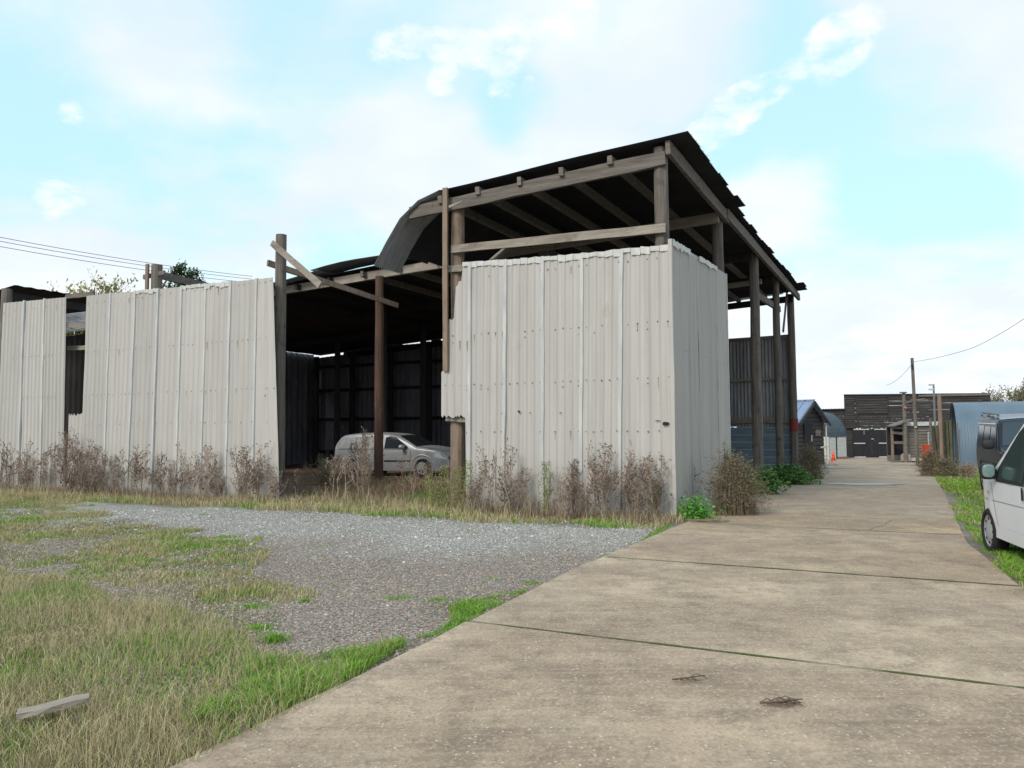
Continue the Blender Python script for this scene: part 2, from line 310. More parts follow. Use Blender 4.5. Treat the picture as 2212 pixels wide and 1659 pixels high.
# ------------------------------------------------------------------ mesh builders
class MB:
    def __init__(s): s.v = []; s.f = []; s.m = []
    def add(s, vs, fs, mi=0):
        o = len(s.v); s.v += [tuple(map(float, q)) for q in vs]; s.f += [tuple(i+o for i in f) for f in fs]; s.m += [mi]*len(fs)
    def box(s, c, d, mi=0, rz=0.):
        x, y, z = d[0]/2, d[1]/2, d[2]/2; cr, sr = math.cos(rz), math.sin(rz)
        vs = []
        for k in (-z, z):
            for (i, j) in ((-x, -y), (x, -y), (x, y), (-x, y)): vs.append((c[0]+i*cr-j*sr, c[1]+i*sr+j*cr, c[2]+k))
        s.add(vs, [(3, 2, 1, 0), (4, 5, 6, 7), (0, 1, 5, 4), (1, 2, 6, 5), (2, 3, 7, 6), (3, 0, 4, 7)], mi)
    def bar(s, p, q, w, h, mi=0, up=(0, 0, 1), seg=1, jit=0., taper=1.):
        p = Vector(p); q = Vector(q); d = (q-p).normalized(); up = Vector(up)
        if abs(d.dot(up)) > .98: up = Vector((0, 1, 0))
        r = d.cross(up).normalized(); u = r.cross(d).normalized(); vs = []
        for i in range(seg+1):
            t = i/seg; c = p.lerp(q, t); k = 1+(taper-1)*t
            for a, b in ((-1, -1), (1, -1), (1, 1), (-1, 1)):
                vs.append(c + r*(a*w/2*k + random.uniform(-jit, jit)) + u*(b*h/2*k + random.uniform(-jit, jit)))
        fs = [(3, 2, 1, 0), tuple(range(4*seg, 4*seg+4))]
        for i in range(seg):
            for k in range(4): fs.append((4*i+k, 4*i+(k+1) % 4, 4*i+4+(k+1) % 4, 4*i+4+k))
        s.add(vs, fs, mi)
    def tube(s, pts, rad, n=8, mi=0, cap=True, jit=0.):
        pts = [Vector(p) for p in pts]; rad = rad if hasattr(rad, '__len__') else [rad]*len(pts)
        vs = []; fs = []
        for i, p in enumerate(pts):
            d = (pts[min(i+1, len(pts)-1)]-pts[max(i-1, 0)]).normalized()
            ref = Vector((1, 0, 0)) if abs(d.x) < .9 else Vector((0, 1, 0))
            r = d.cross(ref).normalized(); u = d.cross(r)
            for k in range(n):
                a = 2*math.pi*k/n; rr = rad[i]*(1+random.uniform(-jit, jit)); vs.append(p+r*(rr*math.cos(a))+u*(rr*math.sin(a)))
        for i in range(len(pts)-1):
            for k in range(n): fs.append((i*n+k, i*n+(k+1) % n, (i+1)*n+(k+1) % n, (i+1)*n+k))
        if cap: fs.append(tuple(range(n-1, -1, -1))); fs.append(tuple(range((len(pts)-1)*n, len(pts)*n)))
        s.add(vs, fs, mi)
    def disc(s, c, nrm, r, n=8, mi=0):
        nrm = Vector(nrm).normalized(); ref = Vector((0, 0, 1)) if abs(nrm.z) < .9 else Vector((1, 0, 0)); a = nrm.cross(ref).normalized(); b = nrm.cross(a); c = Vector(c)
        vs = [c+a*(r*math.cos(2*math.pi*k/n))+b*(r*math.sin(2*math.pi*k/n)) for k in range(n)] + [c+nrm*r*.35]
        s.add(vs, [(k, (k+1) % n, n) for k in range(n)], mi)
    def build(s, name, mats, parent=None, smooth=False, label=None):
        me = bpy.data.meshes.new(name); me.from_pydata(s.v, [], s.f)
        for m_ in (mats if isinstance(mats, (list, tuple)) else [mats]): me.materials.append(M[m_] if isinstance(m_, str) else m_)
        me.polygons.foreach_set('material_index', s.m)
        if smooth: me.polygons.foreach_set('use_smooth', [True]*len(s.f))
        me.update(); o = bpy.data.objects.new(name, me); COL.objects.link(o)
        if parent: o.parent = parent
        if label: o['label'] = label
        return o
def tag(o, label=None, cat=None, group=None, kind=None):
    if label: o['label'] = label
    if cat: o['category'] = cat
    if group: o['group'] = group
    if kind: o['kind'] = kind
    return o
def empty(name, loc, rz=0.):
    o = bpy.data.objects.new(name, None); COL.objects.link(o); o.location = [float(q) for q in loc]; o.rotation_euler = (0, 0, rz); o.empty_display_size = .3; return o
def copy_thing(o, loc, rz=0., sc=1., label=None, group=None):
    c = o.copy(); COL.objects.link(c); c.location = [float(q) for q in loc]; c.rotation_euler = (0, 0, rz)
    c.scale = (sc, sc, sc) if isinstance(sc, (int, float)) else sc
    if label: c['label'] = label
    if group: c['group'] = group
    for ch in o.children:
        d = ch.copy(); COL.objects.link(d); d.parent = c
        for g in ch.children:
            e = g.copy(); COL.objects.link(e); e.parent = d
    return c
def mesh_np(name, V, F, mats, col=None, smooth=False):
    me = bpy.data.meshes.new(name); V = np.asarray(V, np.float32); F = np.asarray(F, np.int32)
    me.vertices.add(len(V)); me.vertices.foreach_set('co', V.ravel()); k = F.shape[1]
    me.loops.add(F.size); me.loops.foreach_set('vertex_index', F.ravel()); me.polygons.add(len(F))
    me.polygons.foreach_set('loop_start', np.arange(len(F), dtype=np.int32)*k); me.polygons.foreach_set('loop_total', np.full(len(F), k, np.int32))
    me.update(calc_edges=True)
    me.polygons.foreach_set('use_smooth', np.full(len(F), smooth, bool))
    if col:
        for nm, arr in col.items():
            at_ = me.color_attributes.new(nm, 'FLOAT_COLOR', 'POINT'); at_.data.foreach_set('color', np.hstack([arr, np.ones((len(arr), 1))]).astype(np.float32).ravel())
    me.materials.append(M[mats]); me.validate(); o = bpy.data.objects.new(name, me); COL.objects.link(o); return o
def inpoly(x, y, poly):
    x = np.asarray(x); y = np.asarray(y); r = np.zeros(x.shape, bool); n = len(poly)
    for i in range(n):
        x1, y1 = poly[i]; x2, y2 = poly[(i+1) % n]
        if y1 == y2: continue
        c = ((y1 > y) != (y2 > y)) & (x < (x2-x1)*(y-y1)/(y2-y1)+x1); r ^= c
    return r
def PG(*pts): return [tuple(G(*q)[:2]) for q in pts]

# ------------------------------------------------------------------ ground zones
Z_TALL = PG((0, 1240), (150, 1240), (260, 1290), (420, 1330), (560, 1390), (660, 1430), (760, 1480), (640, 1545), (520, 1610), (430, 1690), (300, 1800), (-500, 1800), (-500, 1240))
Z_PATCH = PG((-300, 1060), (120, 1075), (300, 1130), (480, 1150), (580, 1200), (560, 1260), (600, 1330), (560, 1390), (420, 1335), (200, 1250), (-300, 1250))
Z_WALL = PG((-300, 1020), (100, 1040), (610, 1075), (1000, 1095), (1450, 1112), (1520, 1120), (1440, 1138), (1000, 1122), (600, 1100), (400, 1090), (100, 1080), (-300, 1062))
Z_EDGE = PG((460, 1560), (560, 1430), (660, 1410), (880, 1375), (890, 1395), (700, 1480), (600, 1530))
Z_EDGE2 = PG((900, 1370), (980, 1310), (1010, 1295), (1080, 1270), (1180, 1258), (1130, 1285), (1030, 1330), (960, 1362))
Z_EDGE3 = PG((1340, 1188), (1370, 1165), (1440, 1136), (1480, 1132), (1440, 1152), (1380, 1184))
Z_RIGHT = PG((2105, 1145), (2110, 1120), (2125, 1150), (2150, 1180), (2240, 1210), (2260, 1310), (2205, 1262), (2150, 1215))
Z_RIGHT2 = PG((1985, 1012), (2010, 1008), (2060, 1030), (2120, 1040), (2120, 1062), (2050, 1062), (2010, 1040))
Z_RIGHT3 = PG((2035, 1090), (2060, 1085), (2118, 1100), (2125, 1125), (2080, 1125))
Z_BARN = [XY(*q) for q in ((.1, 4.6), (.1, 10), (4.5, 10), (3.8, 4.4))]
Z_BARNG = PG((870, 1066), (980, 1062), (1000, 1085), (900, 1092))
def near(x, y, poly, jit=.25, sc=1.6, seed=3):
    return inpoly(x+(vnoise(x, y, sc, seed)-.5)*2*jit, y+(vnoise(x, y, sc, seed+1)-.5)*2*jit, poly)

def axis_pts(a, b, st, far):
    mid = np.arange(a, b+1e-6, st); out = []; d = st; x = b
    while x < far: d *= 1.35; x += d; out.append(x)
    lo = []; d = st; x = a
    while x > -far: d *= 1.35; x -= d; lo.append(x)
    return np.array(lo[::-1]+list(mid)+out)
def build_ground():
    xs = axis_pts(-26, 16, .16, 900); ys = axis_pts(2, 34, .16, 1500)
    X, Y = np.meshgrid(xs, ys); x = X.ravel(); y = Y.ravel(); a, s = AS(x, y)
    z = gz(x, y)
    nearm = np.exp(-((x**2+y**2)/1600))
    z = z + nearm*((vnoise(x, y, .45, 2)-.5)*.06 + (vnoise(x, y, 1.7, 4)-.5)*.022 - .035)
    road = (s < -.85-.06*np.maximum(0, -6-a)) & (s > -4.6)
    z = np.where(road & (a < 40), slope(y)-.07, z); edge = (s < -.2) & (s > -5.3-.09*np.maximum(0, -1.5-a)) & (a < 46); z = np.where(edge & ~road, np.minimum(z, slope(y)-.012), z)
    grey = sst(a+ (vnoise(x, y, .6, 5)-.5)*2.5 + .15*s, -6.2, -3.4)*np.where(s < -4, .15, 1)
    gr = np.zeros_like(x)
    for poly, w in ((Z_TALL, 1), (Z_PATCH, .75), (Z_WALL, .8), (Z_EDGE, 1), (Z_EDGE2, .8), (Z_EDGE3, .8), (Z_RIGHT, .9), (Z_RIGHT2, .8), (Z_RIGHT3, .7)):
        gr = np.maximum(gr, w*near(x, y, poly, .4, 1.2))
    patch = near(x, y, Z_PATCH, .3, 1.2); gr = np.where(patch & (gr < .8), .95*(vnoise(x, y, 1.1, 21)*.6+vnoise(x, y, 3.1, 22)*.4 > .48), gr)
    gr = np.maximum(gr, 1.*((s < -5.0) & (vnoise(x, y, .8, 6) > .45) & (a < 30)))
    gr = np.where(a > 32, .0, gr); gr = np.where((s > 26) | (y > 120) | (x > 45), 1., gr)
    soil = sst(a+(vnoise(x, y, 1.2, 8)-.5)*.8, .1, .9)*sst(s, .4, 1.5)*sst(-a, -30, -20); soil = np.maximum(soil, .0)
    nx, ny = len(xs), len(ys); i = np.arange(nx*ny).reshape(ny, nx)
    F = np.stack([i[:-1, :-1], i[:-1, 1:], i[1:, 1:], i[1:, :-1]], -1).reshape(-1, 4)
    # soften the zone edges
    def blur(g):
        g = g.reshape(ny, nx).astype(float); p = np.pad(g, 1, mode='edge'); return ((p[:-2, 1:-1]+p[2:, 1:-1]+p[1:-1, :-2]+p[1:-1, 2:]+p[1:-1, 1:-1]*2)/6).ravel()
    gr = blur(blur(gr))
    o = mesh_np('ground', np.stack([x, y, z], 1), F, 'ground', {'zone': np.stack([grey, gr, soil], 1)}, smooth=True)
    tag(o, kind='structure')
build_ground()

# concrete road made of cast slabs
def build_road():
    joints = [-21, -16.4, -12.5, -8.7, -4.93, -.72, 1.63, 3.7, 8.0, 12.8, 17, 21, 25.2, 29.5, 34, 38.5, 43]
    V = []; F = []; T = []
    tones = [(.45, .345, .245), (.45, .345, .245), (.44, .335, .24), (.48, .375, .27), (.425, .325, .225), (.43, .315, .185), (.38, .315, .235), (.35, .30, .235), (.32, .28, .23), (.34, .295, .235), (.38, .32, .25), (.41, .34, .26)]
    for k in range(len(joints)-1):
        jw = lambda q: .009 if q < 5 else .005
        a0, a1 = joints[k]+jw(k), joints[k+1]-jw(k+1)
        s0 = -.57; s1 = -4.85
        na = max(2, int((a1-a0)/.3)); ns = 15
        tone = np.array(tones[min(k, len(tones)-1)])
        aa = np.linspace(a0, a1, na+1); ss = np.linspace(s0, s1, ns+1)
        base = len(V); fl = lambda a: -.06*max(0, -6-a)**1.0
        dz = random.uniform(-.0015, .0015)
        for i, a in enumerate(aa):
            for j, s in enumerate(ss):
                js = (vnoise(a*1., k*3., 2.3, 31)-.5)*.045 if j in (0, ns) else 0
                ja = (vnoise(s, k*5., 3.1, 33)-.5)*.02 if i in (0, na) else 0
                x, y = XY(a+ja, s+js+fl(a)*(ns-j)/ns-.09*max(0, -1.5-a)*j/ns); V.append((x, y, float(slope(y))+.006+dz))
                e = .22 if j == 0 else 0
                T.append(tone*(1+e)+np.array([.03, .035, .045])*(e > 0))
        W = ns+1
        for i in range(na):
            for j in range(ns): F.append((base+i*W+j, base+(i+1)*W+j, base+(i+1)*W+j+1, base+i*W+j+1))
        # skirts
        ring = [base+j for j in range(W)] + [base+i*W+ns for i in range(1, na+1)] + [base+na*W+j for j in range(ns-1, -1, -1)] + [base+i*W for i in range(na-1, 0, -1)]
        b2 = len(V)
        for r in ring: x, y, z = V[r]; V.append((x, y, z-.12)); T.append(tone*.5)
        n = len(ring)
        for i in range(n): F.append((ring[i], ring[(i+1) % n], b2+(i+1) % n, b2+i))
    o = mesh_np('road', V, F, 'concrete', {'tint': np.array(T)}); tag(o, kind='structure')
    # far yard
    V = []; F = []; T = []
    xs = np.linspace(18.5, 40, 30); ys = np.linspace(43, 60.5, 24)
    for y in ys:
        for x in xs: V.append((x - (60-y)*.10 if x < 24 else x, y, float(slope(y))+.012)); T.append((.42, .35, .275))
    for i in range(len(ys)-1):
        for j in range(len(xs)-1): b = i*len(xs)+j; F.append((b, b+1, b+1+len(xs), b+len(xs)))
    o = mesh_np('yard', V, F, 'concrete', {'tint': np.array(T)}); tag(o, kind='structure')
    # moss growing in the joints
    mb = MB()
    for k, a in enumerate(joints[2:6]):
        n = 70 if k < 5 else 40
        for i in range(n):
            sw = 4.2+.09*max(0, -1.5-a); s0 = -.64-sw*i/n; s1 = -.64-sw*(i+1)/n
            w0 = .002+.020*float(vnoise(i*.35, k*7, 1, 5)); w1 = .002+.020*float(vnoise((i+1)*.35, k*7, 1, 5))
            p = [XY(a-w0, s0), XY(a+w0, s0), XY(a+w1, s1), XY(a-w1, s1)]
            zz = [float(slope(q[1]))+.0125 for q in p]
            mb.add([(q[0], q[1], z) for q, z in zip(p, zz)], [(0, 1, 2, 3)])
    tag(mb.build('moss', 'moss'), 'thin dark green moss growing in the joints between the concrete slabs', 'moss', kind='stuff')
    # puddle
    mb = MB(); c = G(1850, 1046); ring = []
    for i in range(40):
        t = 2*math.pi*i/40; r = 1+.28*math.sin(3*t+1)+.16*math.sin(7*t)
        a_, s_ = AS(c[0], c[1]); x, y = XY(a_+.55*r*math.sin(t), s_+1.35*r*math.cos(t)); ring.append((x, y, float(slope(y))+.0165))
    mb.add(ring, [tuple(range(39, -1, -1))]); tag(mb.build('puddle', 'water'), kind='structure')
build_road()

# ------------------------------------------------------------------ barn (local frame: x = -s to the right, y = a away)
barn = empty('barn', P0, math.atan2(-.4543, .8908))
tag(barn, 'large derelict open timber pole barn clad in pale corrugated sheeting with torn sagging roof', 'barn')
def BL(s, a, z): return (-s, a, z)
def zroof(s, a=0): return 7.22 - .058*s
def post(s, a, z1, r=.14, m='old_timber', z0=-.4, lean=(0, 0), name='post'):
    mb = MB(); n = 9; pts = []; rad = []
    for i in range(n+1):
        t = i/n; pts.append((-s+lean[0]*t+random.uniform(-.008, .008), a+lean[1]*t+random.uniform(-.008, .008), z0+(z1-z0)*t)); rad.append(r*(1.04-.12*t)*random.uniform(.97, 1.03))
    mb.tube(pts, rad, 12, jit=.02); return mb.build(name, m, barn, smooth=False)
def beam(p, q, w, h, m='old_timber_h', name='beam', jit=.008, seg=6):
    mb = MB(); mb.bar(BL(*p), BL(*q), w, h, seg=seg, jit=jit)
    return mb.build(name, m, barn)
zr = 6.93
P0post = post(-.02, .05, 7.12, .15, lean=(-.02, 0))
post(0, 5.0, 6.98, .15); post(.0, 10.0, 6.95, .155); post(.0, 14.3, 6.95, .13, z0=-.6)
p4 = post(.0, 18.1, 7.0, .15, z0=-.7)
mb = MB(); mb.tube([(0, 18.1, 1.55), (0, 18.1, 2.05)], .165, 12); mb.build('paint_band', 'red_paint', p4, label='rust red painted band round the post')
F1 = post(4.62, .05, 6.75, .155, 'pale_timber_v', lean=(.03, 0))
post(9.75, .05, 6.58, .15, 'old_timber', lean=(.0, 0)); post(14.28, .05, 6.28, .16); post(21.2, .05, 6.22, .17)
post(9.95, 4.4, 6.30, .135, 'red_timber', z0=0)
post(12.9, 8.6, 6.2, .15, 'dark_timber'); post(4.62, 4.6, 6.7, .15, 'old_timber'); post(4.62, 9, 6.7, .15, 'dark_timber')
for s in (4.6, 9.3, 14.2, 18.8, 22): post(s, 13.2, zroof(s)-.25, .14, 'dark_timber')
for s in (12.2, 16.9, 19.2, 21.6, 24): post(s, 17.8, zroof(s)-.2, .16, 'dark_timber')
# beams across (along s)
beam((-.14, -.1, 6.86), (5.75, -.12, 6.56), .09, .27, jit=.012, seg=9)          # front eave beam
beam((-.14, 4.5, 6.82), (15.2, 4.5, 6.17), .10, .25, 'pale_timber', jit=.01, seg=10)
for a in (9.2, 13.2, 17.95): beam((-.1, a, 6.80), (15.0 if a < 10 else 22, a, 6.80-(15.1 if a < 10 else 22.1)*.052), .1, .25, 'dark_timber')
beam((.2, 12.6, 6.62), (5.5, 12.9, 6.42), .09, .16, 'pale_timber')
# purlins (along a) ends show over the eave beam
for k, s in enumerate((.95, 2.0, 2.95, 3.95, 4.9)):
    beam((s, -.22, zroof(s)-.20), (s, 18.2, zroof(s)-.20), .10, .17, 'old_timber_h', 'purlin', seg=4)
for k, s in enumerate((6.6, 7.9, 9.2, 10.5, 11.8, 13.1, 14.4)):
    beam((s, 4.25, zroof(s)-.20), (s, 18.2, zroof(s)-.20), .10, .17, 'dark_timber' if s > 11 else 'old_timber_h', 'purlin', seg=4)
# long fascia beam on the road side, two lengths
beam((-.20, .35-.5, 7.05), (-.20, 5.2, 6.97), .09, .27, 'old_timber_h', 'fascia', seg=6)
beam((-.22, 5.0, 7.02), (-.22, 18.9, 6.98), .10, .26, 'old_timber_h', 'fascia', seg=12)
# rails and loose timbers
def frail(x0, y0, x1, y1, w, h, m='pale_timber', aoff=-.14, name='rail', **k):
    s0, z0 = FW(x0, y0, aoff); s1, z1 = FW(x1, y1, aoff); return beam((s0, aoff, z0), (s1, aoff, z1), w, h, m, name, **k)
frail(975, 539, 1438, 492, .06, .17)
frail(970, 582, 1040, 575, .06, .14)
frail(964, 905, 1020, 908, .06, .09)
mb = MB(); s0, z0 = FW(962, 406, -.3); s1, z1 = FW(961, 802, -.3)
mb.bar(BL(s0, -.3, z1), BL(s0+.005, -.3, z0), .12, .05, seg=8, jit=.006, up=(0, 1, 0)); mb.build('plank', 'pale_timber_v', barn, label='long upright plank with a splintered lower end')
mb = MB(); s0, z0 = FW(970, 447, -.36); s1, z1 = FW(998, 434, -.36); mb.bar(BL(s0, -.36, z0), BL(s1, -.36, z1), .02, .06, taper=.3); mb.build('splinter', 'pale_timber', barn)
def loose(x0, y0, Y0a, x1, y1, a1, w, h, m, label):
    s0, z0 = FW(x0, y0, Y0a); s1, z1 = FW(x1, y1, a1); mb = MB(); mb.bar(BL(s0, Y0a, z0), BL(s1, a1, z1), w, h, seg=7, jit=.006); return mb.build('plank', m, barn, label=label)
loose(587, 525, -.2, 692, 616, -.35, .05, .15, 'pale_timber', 'bleached plank nailed aslant across the post top')
loose(578, 568, .25, 859, 660, 4.95, .07, .15, 'pale_timber_v', 'long broken rail hanging down into the barn')
# brace and hanging timbers near the far posts
def sbar(x0, y0, x1, y1, s, w, h, m='old_timber', name='brace'):
    a0, z0 = SW(x0, y0, s); a1, z1 = SW(x1, y1, s); mb = MB(); mb.bar(BL(s, a0, z0), BL(s, a1, z1), w, h, seg=3, jit=.006); mb.build(name, m, barn)
sbar(1633, 636, 1684, 668, .1, .08, .22); sbar(1702, 610, 1692, 716, .05, .06, .12)
sbar(1560, 652, 1690, 633, 2.2, .08, .12, 'old_timber_h', 'beam')
# timber at the left part of the barn
beam((14.2, .1, 6.0), (14.2, 4.6, 5.85), .09, .20); beam((13.9, 0, 6.02), (14.75, 0, 5.98), .05, .12)
mb = MB(); mb.box(BL(14.45, -.12, 5.92), (.1, .06, .75)); mb.build('bracket', 'pale_timber_v', barn)
beam((21.2, .2, 6.0), (21.2, 8.5, 5.95), .12, .26, 'dark_timber')
beam((17.0, .1, 5.72), (18.3, .1, 5.74), .06, .14); frail(147, 752, 192, 751, .06, .13, aoff=.12)
frail(150, 703, 192, 705, .08, .16, aoff=1.2)

# corrugated sheet between two lines; ribs run along the second parameter
def trap(t):   # trapezoid profile, t in periods
    t = t % 1.; return np.interp(t, [0, .12, .3, .42, 1.], [0, 1, 1, 0, 0])
def wave(t): return .5+.5*np.sin(2*math.pi*t)

def wall_sheets(plane, s_edges_top, s_edges_bot, ztop, zbot, off, name='wall_sheet', period=.18, depth=.021, mats=('cladding', 'cladding_white', 'rusty_screw', 'hole_shade', 'rust_run'), white=0., screws=(), zl=None, zh=None, strips=True, holes=(), bulge=.02, strip_w=.085):
    """one sheet between neighbouring edges; plane 'F' faces the gravel, 'S' faces the road"""
    def PT(s, o, z): return (-s, off-o, z) if plane == 'F' else (off+o, s, z)
    for k in range(len(s_edges_top)-1):
        t0, t1 = s_edges_top[k], s_edges_top[k+1]; b0, b1 = s_edges_bot[k], s_edges_bot[k+1]
        if plane == 'S': t1 -= .02; b1 -= .03
        W = abs(t1-t0); nper = max(3, round(W/period)); ncol = nper*5; mb = MB()
        prof = [(i/5.)for i in range(ncol+1)]; po = random.uniform(.0, .03); tilt = random.uniform(-.012, .012)
        cols = []
        for i in range(ncol+1):
            u_ = i/ncol; st = t0+(t1-t0)*u_; sb = b0+(b1-b0)*u_
            zt = ztop(st); zb = zbot(st)
            if zh: zt = min(zt, zh(st, i))
            if zl: zb = max(zb, zl(st, i))
            cols.append((st, sb, zb, max(zt, zb+.02)))
        rows = 22; vs = []
        for i, (st, sb, zb, zt) in enumerate(cols):
            full_t, full_b = ztop(st), zbot(st)
            pf = [0., 1., .85, .0, .12][i % 5]*depth
            for j in range(rows+1):
                z = zb+(zt-zb)*j/rows; q = (z-full_b)/(full_t-full_b); s = sb+(st-sb)*q
                o = pf + (po + tilt*(i/ncol-.5))*(1 if plane == 'F' else .2) + (float(vnoise(s, z, .7, 40+k))-.5)*bulge + (float(vnoise(s*2.2, z*1.5, 1.6, 60+k))-.5)*.008
                vs.append(PT(s, o, z))
        fs = []; R1 = rows+1; mi = []
        for i in range(ncol):
            for j in range(rows):
                f = (i*R1+j, (i+1)*R1+j, (i+1)*R1+j+1, i*R1+j+1)
                if plane == 'S': f = f[::-1]
                fs.append(f)
        mb.add(vs, fs, 0)
        if white and random.random() < white:      # folded bright flashing along the top edge
            for i in range(0, ncol-4, 5):
                if cols[i][3] < ztop(cols[i][0])-.04 or cols[i+5][3] < ztop(cols[i+5][0])-.04: continue
                h = random.uniform(.08, .15)
                q = [cols[i], cols[i+5]]
                o = depth+po+.012
                zt0, zt1 = q[0][3]+random.uniform(0, .03), q[1][3]+random.uniform(0, .03)
                mb.add([PT(q[0][0]+.004, o, zt0-h), PT(q[1][0]-.004, o, zt1-h*random.uniform(.9, 1.05)), PT(q[1][0]-.004, o+.008, zt1), PT(q[0][0]+.004, o+.004, zt0)], [(0, 1, 2, 3) if plane == 'F' else (3, 2, 1, 0)], 1)
        for zz, prob in screws:
            for i in range(0, ncol-2, 5):
                if random.random() < prob:
                    st = cols[i][0]+(cols[i+5][0]-cols[i][0])*.3 if i+5 <= ncol else cols[i][0]
                    z = zz+random.uniform(-.015, .015)
                    if cols[i][2]+.05 < z < cols[i][3]-.05:
                        q = (z-zbot(st))/(ztop(st)-zbot(st)); s = cols[i][1]*(1-q)+cols[i][0]*q + (t1-t0)/ncol*1.5
                        mb.disc(PT(s, depth+po+.012, z), PT(0, 1, 0) if False else ((0, -1, 0) if plane == 'F' else (1, 0, 0)), random.uniform(.010, .017), 6, 2)
                        if random.random() < .16 and plane == 'F':
                            L_ = random.uniform(.05, .22); w_ = random.uniform(.005, .012); oo = depth+po+.014; mb.add([PT(s-w_, oo, z), PT(s+w_, oo, z), PT(s+w_*.3, oo, z-L_), PT(s-w_*.3, oo, z-L_)], [(0, 1, 2, 3)], 4)
        for (hs, hz, hw, hh) in holes:
            if min(t0, t1) <= hs <= max(t0, t1):
                n = 11; pts = []
                for i in range(n):
                    an = 2*math.pi*i/n; rr = random.uniform(.5, 1.1); pts.append(PT(hs+hw*rr*math.cos(an), depth+po+.02, hz+hh*rr*math.sin(an)))
                mb.add(pts, [tuple(range(n))], 3)
        o = mb.build(name, list(mats), barn)
        if strips and k > 0 and (strips is True or k in strips):
            m2 = MB(); seg = 10; zb = zbot(t0); zt = ztop(t0)
            if zl: zb = max(zb, zl(t0, 0))
            if zh: zt = min(zt, zh(t0, 0))
            ring = []
            for j in range(seg+1):
                z = zb+(zt+.02-zb)*j/seg; q = (z-zbot(t0))/(ztop(t0)-zbot(t0)); s = b0+(t0-b0)*q + random.uniform(-.006, .006)
                w = strip_w/2*random.uniform(.92, 1.08); oo = depth+.022+random.uniform(-.004, .008)
                ring.append([PT(s+w, oo-.03, z), PT(s+w*.8, oo+.012, z), PT(s-w*.8, oo+.014, z), PT(s-w, oo-.03, z)])
            vs = [p for r in ring for p in r]; fs = []
            for j in range(seg):
                for i in range(3):
                    f = (j*4+i, (j+1)*4+i, (j+1)*4+i+1, j*4+i+1); fs.append(f if plane == 'S' else f[::-1])
            m2.add(vs, fs); m2.build('cover_strip', 'cladding_strip', o)
FO = -.22
# right-hand block, front face (s measured leftwards from the corner)
sx = lambda x, y=700: FW(x, y, FO)[0]
def zline(pts, a=FO):
    P = sorted(FW(x, y, a) for x, y in pts); xs = [p[0] for p in P]; zs = [p[1] for p in P]
    return lambda s: float(np.interp(s, xs, zs))
tR = [sx(x, 560) for x in (1454, 1344, 1258, 1174, 1094, 1017)] + [sx(955, 850)]
tR[0] = -.23
bR = [tR[0]+.0, sx(1338, 1110), sx(1256, 1110), sx(1173, 1110), sx(1088, 1110), sx(1015, 1110), tR[-1]]
topR = zline([(1454, 530), (1380, 537), (1344, 541), (1258, 550), (1094, 563), (1001, 570), (940, 576)])
zA = FW(960, 802, FO)[1]; zB = FW(975, 690, FO)[1]; zC = FW(988, 618, FO)[1]; zL = FW(980, 901, FO)[1]
sA, sB, sC, sD, s11 = sx(969, 800), sx(985, 650), sx(990, 610), sx(1001, 600), sx(1011, 950)
def zhR(s, i):
    if s > sA: return zA+.02*random.uniform(-1, 1)
    if s > sB: return zB+.03*random.uniform(-1, 1)
    if s > sC: return zC
    if s > sD: return zC+.10
    return 99
def zlR(s, i): return zL+random.uniform(-.03, .05) if s > s11 else -.2
wall_sheets('F', tR, bR, topR, lambda s: -.05, FO, white=.85, screws=((3.68, .8), (3.55, .4), (2.62, .9), (2.52, .2), (1.62, .7), (4.9, .5)), zl=zlR, zh=zhR,
            holes=((sx(1123, 889), FW(1123, 889, FO)[1], .035, .03), (sx(1440, 915), FW(1440, 915, FO)[1], .07, .045), (sx(1422, 909), FW(1422, 909, FO)[1], .06, .012), (sx(1147, 892), FW(1147, 892, FO)[1], .03, .012), (sx(1088, 893), FW(1088, 893, FO)[1], .04, .012), (sx(1213, 892), FW(1213, 892, FO)[1], .03, .015)))
# left-hand run
sy = lambda x: sx(x, 620)
topL = zline([(11, 655), (58, 651), (102, 647), (147, 643), (192, 640), (244, 634), (297, 630), (346, 625), (397, 620), (449, 615), (502, 610), (558, 604), (596, 600)])
tL = [sy(x) for x in (594, 558, 502, 449, 397, 346, 297, 244, 192)]
bL = [sx(608, 1075)] + [sx(x, 1050) for x in (549, 491, 437, 383, 331, 279, 227, 176)]
wall_sheets('F', tL, bL, topL, lambda s: -.08, FO-.03, white=.4, screws=((3.95, .8), (2.72, .8), (1.9, .5), (5.35, .6)), holes=((sx(579, 855), FW(579, 855, FO)[1], .025, .02),))
tL2 = [sy(x) for x in (148, 102, 58, 11)]; bL2 = [sx(x, 1040) for x in (140, 92, 44, -8)]
wall_sheets('F', tL2, bL2, topL, lambda s: -.08, FO-.03, white=.0, screws=((3.95, .7), (2.72, .7), (5.4, .4)), depth=.03)
# broken low sheet in the gap and its leaning strip
zg = FW(165, 892, FO)[1]
wall_sheets('F', [sx(186, 890), sx(146, 890)], [sx(180, 1040), sx(141, 1040)], lambda s: zg, lambda s: -.08, FO+.05, zh=lambda s, i: zg-random.uniform(0, .1), white=0, screws=())
